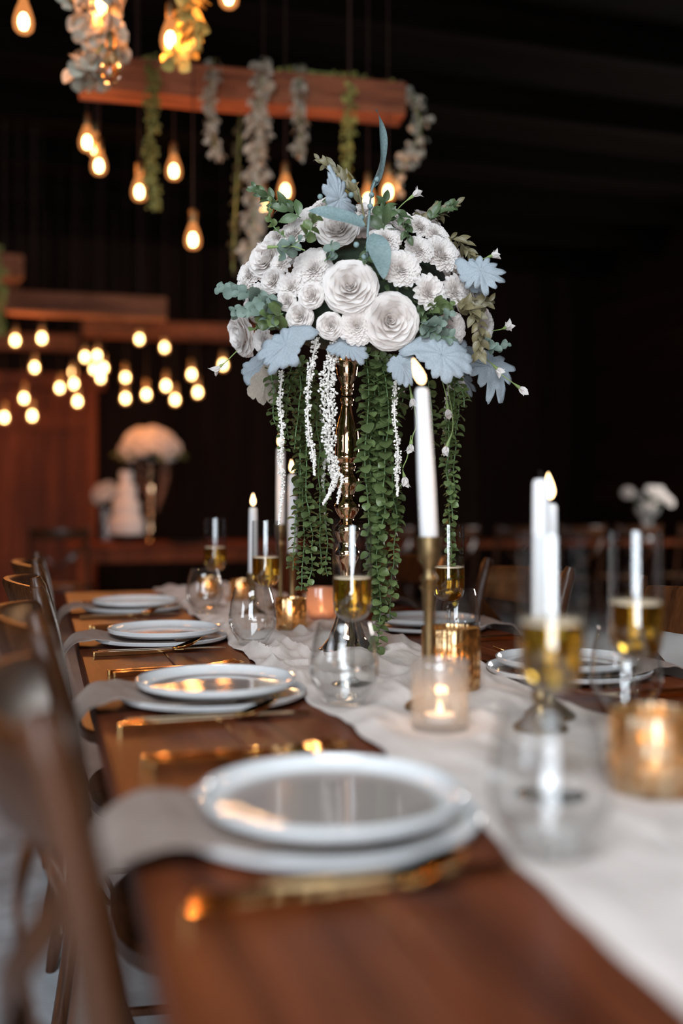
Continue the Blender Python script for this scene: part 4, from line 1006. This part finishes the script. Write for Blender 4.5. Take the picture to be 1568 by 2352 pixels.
# ------------------------------------------------------------------ hanging timber beams
def beam(name, label, a, b, z0, hh, th, mat=beam_wood):
    a = Vector((a.x, a.y, 0)); b = Vector((b.x, b.y, 0)); c = (a + b) / 2; ln = (b - a).length; ang = math.atan2((b - a).y, (b - a).x)
    t = thing(name, label, 'beam', (c.x, c.y, z0), ang, 'timber beams hanging under the ceiling')
    n = 24; v = []; f = []
    for i in range(n + 1):
        x = -ln / 2 + ln * i / n
        for k, (y, z) in enumerate(((-.5, .03), (-.47, 0), (.47, 0), (.5, .03), (.5, .97), (.47, 1), (-.47, 1), (-.5, .97))):
            j = .012 * noise.noise(Vector((x * 2.2, k * 1.3, z0 * 3 + ln)))
            v.append((x, y * th + j, z * hh + j))
        if i:
            p, q = (i - 1) * 8, i * 8
            for k in range(8): f.append((p + k, p + (k + 1) % 8, q + (k + 1) % 8, q + k))
    f += [tuple(range(7, -1, -1)), tuple(n * 8 + k for k in range(8))]
    obj('timber', MB().add(v, f), mat, t)
    for s in (-1, 1):
        obj('rope', MB().tube([(s * ln * .33, 0, hh - .005), (s * ln * .33, 0, ZT - z0)], .006, 6), cord_m, t)
    return t
B1a, B1b = at(180, 215, 3.80), at(922, 275, 4.06)
beam('hanging_beam', 'rough reddish timber beam hung above the flowers, draped with garlands', B1a, B1b, 2.625, .130, .13)
B2a, B2b = at(-260, -60, 3.0), at(560, -60, 3.2)
beam('hanging_beam', 'timber beam above the top edge carrying the nearest bulbs and leaf clusters', B2a, B2b, 2.74, .13, .13)
beam('hanging_beam', 'dull timber beam above the left bulbs, ending left of the flowers', at(14, 718, 7.0), at(382, 716, 7.25), 2.42, .155, .14)
beam('hanging_beam', 'red timber beam running in behind the flower dome', at(190, 765, 9.0), at(610, 778, 9.3), 2.60, .15, .14)
beam('hanging_beam', 'lowest timber beam above the plank door', at(-240, 802, 9.3), at(180, 805, 9.5), 2.55, .15, .14)
beam('hanging_beam', 'square timber beam end high at the left edge', at(24, 634, 6.6), at(-40, 634, 8.6), 2.585, .15, .16)

# ------------------------------------------------------------------ hanging bulbs
bprof = [(.0125, .105), (.0135, .098), (.0165, .088), (.0235, .070), (.0300, .048), (.0320, .030), (.0290, .012), (.0200, .002), (0, -.003)]
bg_me = MB().lathe(bprof[::-1], 24).mesh('bulb_glass')
bc_me = MB().lathe([(0, .010), (.009, .014), (.0135, .028), (.0125, .046), (.007, .058), (0, .062)], 10).mesh('filament')
so_me = MB().lathe([(0, .100), (.0135, .100), (.0150, .106), (.0150, .140), (.0115, .150), (.004, .153), (0, .153)], 16).mesh('socket')
def bulb(px, py, d, ztop, label, group, lit=True, power=5.0, size=1.0, warm=(1, .40, .15)):
    p = at(px, py, d); p.z -= .040 * size
    t = thing('pendant_bulb', label, 'light bulb', p, 0, group); t.scale = (size,) * 3
    obj('bulb_glass', bg_me if lit else bg_me.copy(), bulb_glass if lit else None, t)
    fo = obj('filament', bc_me if lit else bc_me.copy(), bulb_core if lit else None, t)
    if not lit:
        t.children[0].data.materials.clear(); t.children[0].data.materials.append(bulb_glass_off)
        fo.data.materials.clear(); fo.data.materials.append(brass_m)
    if lit: fo.scale = (1.5, 1.5, 1.15) if d > 6 else (1.15, 1.15, 1.0)
    obj('socket', so_me, brass_m, t)
    obj('cord', MB().tube([(0, 0, .15), (0, 0, (ztop - p.z) / size)], .0026, 6), cord_m, t)
    if lit:
        l = bpy.data.lights.new('bulb_light', 'POINT'); l.energy = power; l.color = warm; l.shadow_soft_size = .012
        lo = bpy.data.objects.new('bulb_light', l); C.objects.link(lo); lo.parent = t; lo.location = (.0, -.021, .014)
NEAR = [(54, 46, 3.05, 'amber pendant bulb at the top left corner'), (232, 8, 3.1, 'pendant bulb glowing inside the top left leaf cluster'), (391, 88, 3.1, 'pendant bulb beside the yellow leaves above the beam'),
        (525, -12, 3.1, 'pendant bulb whose tip just shows at the top edge')]
for px, py, d, l in NEAR: bulb(px, py, d, ZT, l, 'pendant bulbs nearest the top edge', True, 5.0)
bulb(254, 158, 3.0, ZT, 'unlit clear bulb below the top left leaf cluster', 'pendant bulbs nearest the top edge', False)
MID = [(200, 324, 3.95, 'pendant bulb highest of the three at the left under the beam'), (219, 338, 4.4, 'pendant bulb half hidden behind the pair under the beam end'), (227, 378, 4.0, 'pendant bulb lowest of the three at the left under the beam'),
       (320, 438, 3.95, 'pendant bulb touching the long green garland on its left'), (399, 390, 4.0, 'pendant bulb right of the long green garland'), (443, 548, 3.75, 'lowest pendant bulb, hanging alone on a brown cord'),
       (655, 436, 4.0, 'pendant bulb just above the upper left of the flowers'), (605, 476, 4.1, 'pendant bulb half behind the longest pale garland'), (845, 458, 4.1, 'pendant bulb behind the top of the flowers'), (891, 438, 4.0, 'pendant bulb right of the upright blue-grey leaf')]
for px, py, d, l in MID: bulb(px, py, d, ZT, l, 'pendant bulbs under the garlanded beam', True, 1.6)
FAR = [(45, 693, 7.0), (35, 780, 7.2), (96, 775, 7.2), (320, 777, 8.4), (378, 796, 8.2), (79, 842, 7.6), (195, 818, 8.2), (223, 815, 8.4), (215, 846, 9.0), (238, 843, 8.0), (231, 866, 8.3), (168, 853, 9.2), (170, 880, 7.8), (137, 889, 8.0),
       (178, 920, 7.6), (288, 865, 8.0), (288, 913, 7.8), (336, 904, 8.0), (381, 884, 7.9), (402, 916, 7.8), (440, 858, 8.1), (454, 899, 7.9), (512, 836, 8.0), (55, 913, 7.6), (74, 953, 7.5), (10, 957, 7.5)]
FARL = ['in front of the dull timber beam', 'left one of two against the lowest timber beam', 'right one of two against the lowest timber beam', 'left one of two under the red timber beam', 'right one of two under the red timber beam',
 'alone above the door header, below the lowest beam', 'left one of the top pair in the tight cluster', 'right one of the top pair in the tight cluster', 'left one of the middle pair in the tight cluster', 'right one of the middle pair in the tight cluster',
 'bottom one of the tight cluster', 'dim orange one directly above a brighter one', 'bright one directly below the dim orange one', 'left of the bright one, near the door header', 'in front of the door edge at its top right',
 'upper one of two stacked left of the white flower dome', 'lower one of two stacked above the white far bouquet', 'directly above the far gold vase flowers', 'upper one of two right above the far bouquet', 'lower one of two right above the far bouquet',
 'upper one of the right-hand pair near the flowers', 'lower one of the right-hand pair near the flowers', 'half hidden at the left rim of the flower dome', 'upper one of two hanging over the plank door', 'lower one of two hanging over the plank door', 'cut by the left edge, lowest of all']
for (px, py, d), lb in zip(FAR, FARL):
    bulb(px, py + 2, d, ZT, 'far glowing bulb, ' + lb, 'far glowing bulbs', True, 3.4, 1.08)

# ------------------------------------------------------------------ garlands hanging from the beams
def hanging(label, pts, width, mat, seed, size=.022, den=1.0, kind='round', cat='garland', name='hanging_garland'):
    rnd = random.Random(seed); P = catmull([at(*p) for p in pts], 8); n = len(P)
    base = P[0]
    t = thing(name, label, cat, base, 0, 'garlands hanging from the beams')
    obj('stem', MB().tube([p - base for p in P], .003, 6), stalk_m, t)
    tot = sum((P[i + 1] - P[i]).length for i in range(n - 1)); m = MB()
    for _ in range(int(tot / .0045 * den * max(1, width / .05))):
        a = rnd.random(); i = min(n - 2, int(a * (n - 1))); p = P[i].lerp(P[i + 1], a * (n - 1) - i)
        o = Vector((rnd.gauss(0, 1), rnd.gauss(0, 1), rnd.gauss(0, .5))); o = o.normalized() * width / 2 * rnd.random() ** .6
        dirv = Vector((o.x, o.y, -abs(o.z) * .3 - rnd.random() * width)).normalized()
        s = size * rnd.uniform(.6, 1.3)
        mm = ymat(p + o * .6 - base, dirv, Vector((rnd.gauss(0, 1), rnd.gauss(0, 1) - .6, rnd.gauss(0, 1))), s, 1.0)
        m.add([mm @ Vector(q) for q in LV[kind][0]], LV[kind][1])
    lv = obj('leaves', m, mat, t); lv['kind'] = 'stuff'
hanging('long green garland turning yellow at its tip beside two bulbs', [(350, 128, 3.90), (348, 160, 3.78), (350, 240, 3.76), (345, 330, 3.78), (348, 400, 3.8), (355, 475, 3.8)], .085, hang_green, 1, .016, 1.5)
hanging('short grey-leaved garland, first right of the long green one', [(490, 135, 3.97), (486, 170, 3.8), (484, 230, 3.8), (486, 290, 3.8), (500, 358, 3.8)], .065, hang_grey, 2, .030, 1.0, 'point')
hanging('longest pale garland reaching down to the flowers', [(604, 140, 4.0), (600, 180, 3.84), (592, 280, 3.84), (590, 370, 3.84), (585, 450, 3.85), (580, 530, 3.86), (570, 590, 3.88)], .11, hang_grey, 3, .036, 1.1, 'point')
hanging('short grey-leaved garland, fourth along the beam', [(690, 150, 4.05), (686, 185, 3.88), (686, 250, 3.88), (690, 300, 3.88), (688, 352, 3.88)], .075, hang_grey, 4, .030, 1.0, 'point')
hanging('green garland hanging just left of the upright blue-grey leaf', [(806, 165, 4.1), (804, 200, 3.94), (802, 270, 3.94), (798, 340, 3.95), (796, 440, 3.95)], .07, hang_green, 5, .020)
hanging('loose pale garland trailing past the right end of the beam', [(925, 195, 4.08), (945, 215, 4.08), (965, 290, 4.08), (950, 340, 4.08), (925, 385, 4.06), (905, 430, 4.05)], .13, hang_grey, 6, .028, .38)
hanging('green sprigs lying along the top of the beam', [(650, 155, 4.02), (720, 165, 4.05), (790, 172, 4.08), (860, 185, 4.1), (910, 190, 4.12)], .07, hang_green, 7, .020, .6)
hanging('dark green garland hanging low behind the flower dome', [(556, 175, 4.03), (552, 260, 4.08), (548, 350, 4.12), (540, 480, 4.12), (534, 620, 4.12)], .05, hang_dark, 8, .02, .6)
hanging('pale ruffled leaf cluster hanging at the top left', [(235, -80, 3.12), (235, -20, 3.12), (228, 40, 3.1), (245, 90, 3.08), (212, 135, 3.08), (205, 185, 3.08)], .21, hang_grey, 9, .046, .5)
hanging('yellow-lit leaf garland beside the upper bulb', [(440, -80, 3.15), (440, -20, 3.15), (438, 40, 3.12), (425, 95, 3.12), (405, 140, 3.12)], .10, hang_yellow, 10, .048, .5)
hanging('sparse leaf sprig poking in at the top left', [(150, -60, 3.0), (165, -20, 3.0), (150, 10, 3.0)], .07, hang_grey, 11, .03, .6)
hanging('dark garland hugging the far left edge', [(-8, 560, 6.0), (-4, 640, 6.0), (0, 700, 6.0), (-4, 770, 6.0)], .10, hang_green, 12, .03, .5)

# ------------------------------------------------------------------ far left table with cake and flowers
tf = at(330, 1240, 8.6)
ft = thing('side_table', 'rustic wooden table in the far left background holding the cake', 'table', (tf.x + .35, tf.y, 0), -TH * 0)
for k in range(4): obj('plank', bevel_box(1.0, .098, .02), door_wood, ft, (0, -.3 + k * .2, TZ - .02), smooth=False)
for sx in (-1, 1):
    for sy in (-1, 1): obj('leg', MB().box((sx * .86, sy * .30, TZ / 2 - .02), (.055, .055, TZ / 2 - .02)), door_wood, ft, smooth=False)
obj('apron', MB().box((0, -.31, TZ - .10), (.84, .015, .06)).box((0, .31, TZ - .10), (.84, .015, .06)), door_wood, ft, smooth=False)
cp_ = on(290, 8.45)
ck = thing('tiered_cake', 'tall white tiered cake on the far left table', 'cake', (cp_.x, cp_.y, TZ + .003))
obj('cake_stand', MB().lathe([(0, 0), (.12, 0), (.11, .012), (.03, .02), (.03, .05), (.15, .058), (.15, .068), (0, .068)], 28), iron_m, ck)
z = .069
for r_, h in ((.145, .14), (.115, .14), (.085, .13), (.055, .12)):
    obj('cake_tier', MB().lathe([(0, z), (r_, z), (r_ * 1.01, z + h * .5), (r_ * .99, z + h - .008), (r_ * .95, z + h), (0, z + h)], 32), cake_m, ck); z += h + .0008
def bouquet(name, label, center, rx, rz, n, seed, rr, parts_mat, vase_fn, base):
    t = thing(name, label, 'flowers', base)
    rnd = random.Random(seed)
    obj('foliage', MB().lathe([(0, -rz * .45), (rx * .75, -rz * .3), (rx * .9, 0), (rx * .7, rz * .5), (0, rz * .8)], 16, mod=lambda a, z: 1 + .2 * noise.noise(Vector((a * 2, z * 20, seed)))), core_m, t, center - base)
    for i in range(n):
        el = math.asin(1 - 1.15 * (i + .5) / n); az = i * 2.4
        nn = Vector((math.cos(az) * math.cos(el), math.sin(az) * math.cos(el), math.sin(el)))
        p = center + Vector((nn.x * rx, nn.y * rx, nn.z * rz))
        kk = [('rose', 1 + i % 3), ('zinnia', 1 + i % 2)][i % 2]
        obj('rose', ROSE[kk], petal_m, t, mw=frame(p - base, nn, i, rr * rnd.uniform(.85, 1.15)))
    for i in range(14):
        az = i * .45; nn = Vector((math.cos(az), math.sin(az), -.35 + .3 * math.sin(i * 2.1))).normalized()
        p = center + Vector((nn.x * rx * .9, nn.y * rx * .9, -rz * .25))
        obj('leaf', lmesh('point', rusc_m), rusc_m, t, mw=ymat(p - base, nn, Vector((0, -.5, 1)), rx * .55, 1.2))
    return t
vb = on(345, 8.5)
sc8 = .66
gv2 = obj('vase', gv.data, vase_m, None, (vb.x, vb.y, TZ + .003)); gv2.scale = (1.05, 1.05, 1.12)
tag(gv2, 'tall gold pedestal vase on the far left table beside the cake', 'vase')
zc2 = TZ + (zt - vz0) * 1.12
b2 = bouquet('flower_arrangement', 'white dome of roses on the gold vase beside the cake', Vector((vb.x, vb.y, zc2 + .13)), .23, .18, 34, 3, .075, None, None, Vector((vb.x, vb.y, zc2 + .004)))
for k, (dx, ln, s) in enumerate(((.10, .42, 31), (.14, .36, 32), (-.10, .30, 33))):
    c0 = Vector((vb.x + dx * CT, vb.y - dx * ST - .05, zc2 + .04))
    rnd = random.Random(s); m = MB()
    for _ in range(110):
        a = rnd.random(); o = Vector((rnd.gauss(0, .008), rnd.gauss(0, .008), -a * ln)); q = o + Vector((-.5 * dx * a * a, 0, 0))
        m.add([q + v * .0055 for v in ICO_V], ICO_F)
    obj('amaranthus_strand', m, simple('rust_bloom', (.45, .24, .16), .8), b2, c0 - b2.location)
vb2 = on(245, 8.9)
gls = obj('vase', MB().lathe([(0, 0), (.05, 0), (.052, .01), (.045, .08), (.05, .20), (.06, .28), (.056, .28), (.046, .2), (.04, .08), (.04, .012), (0, .01)], 24), frost_m, None, (vb2.x, vb2.y, TZ + .003))
tag(gls, 'glass vase standing behind the cake', 'vase')
bouquet('flower_arrangement', 'smaller white bouquet left of the cake', Vector((vb2.x, vb2.y, TZ + .38)), .115, .13, 22, 6, .05, None, None, Vector((vb2.x, vb2.y, TZ + .285)))
dk = on(430, 8.3)
tag(obj('serving_tray', MB().lathe([(0, 0), (.15, 0), (.16, .012), (.16, .018), (.15, .014), (0, .008)], 32), iron_m, None, (dk.x, dk.y, TZ + .003)), 'low dark tray lying right of the cake', 'tray')

# ------------------------------------------------------------------ far right dining table with chairs and a small bouquet
tf = at(1300, 1240, 8.9)
rt = thing('dining_table', 'dark long table at the far right behind a row of chairs', 'table', (4.25, 8.2, 0))
for k in range(5): obj('plank', bevel_box(1.8, .098, .02), table_wood, rt, (0, -.4 + k * .2, TZ - .02), smooth=False)
for sx in (-1, 1):
    for sy in (-1, 1): obj('leg', MB().box((sx * 1.6, sy * .4, TZ / 2 - .02), (.05, .05, TZ / 2 - .02)), table_wood, rt, smooth=False)
for k in range(7):
    dup(ch0, (2.55 + k * .56, 7.55 + .03 * math.sin(k * 2), 0), R(90 + 6 * math.sin(k * 3.1)), 'dark cross-back chair in the far right row, %s' % ['behind the hanging garland', 'just right of the tall candle', 'seen between candle and twin candles', 'behind the twin candles', 'second from the right end below the bouquet', 'below the small white bouquet', 'at the right end of the row'][k], 'far row of cross-back chairs')
vb3 = on(1486, 8.6)
tag(obj('bowl_vase', MB().lathe([(0, 0), (.05, 0), (.055, .01), (.04, .04), (.035, .14), (.05, .20), (.10, .25), (.11, .30), (.105, .30), (.094, .255), (.045, .205), (.03, .14), (0, .13)], 32), frost_m, None, (vb3.x, vb3.y, TZ + .001)), 'footed glass bowl on the far right table', 'vase')
b3 = thing('flower_bouquet', 'loose bouquet of white roses in the footed glass bowl at the far right', 'flowers', (vb3.x, vb3.y, TZ + .305))
for i, (dx, dz, r_) in enumerate(((-.17, .10, .058), (-.05, .06, .05), (.0, -.005, .065), (.08, .09, .075), (.16, .055, .06), (.19, .02, .05), (.02, .12, .045), (.13, .13, .03))):
    q = RIGHT * dx + FWD * (.03 * math.sin(i * 2)) + UP * (dz + .02)
    fo = obj('rose', ROSE[('zinnia', 1 + i % 2)], petal_m, b3, mw=frame(q, camdir(dx * 3, .5, 1), i, r_))
    obj('stem', MB().tube([q * .95, (q.x * .2, q.y * .2, -.03)], .004, 5), stalk_m, b3)
for i in range(14):
    a = i * 2.4; obj('leaf', lmesh('point', rusc_m), rusc_m, b3, mw=ymat(Vector((0, 0, .02)), Vector((math.cos(a), math.sin(a), .3)), (0, 0, 1), .15, 1.1))
# chairs by the far left table
dup(ch0, (tf.x * 0 + at(150, 0, 7.6).x, at(150, 0, 7.6).y, 0), R(80), 'dark cross-back chair standing in front of the plank door', 'chairs near the cake table')
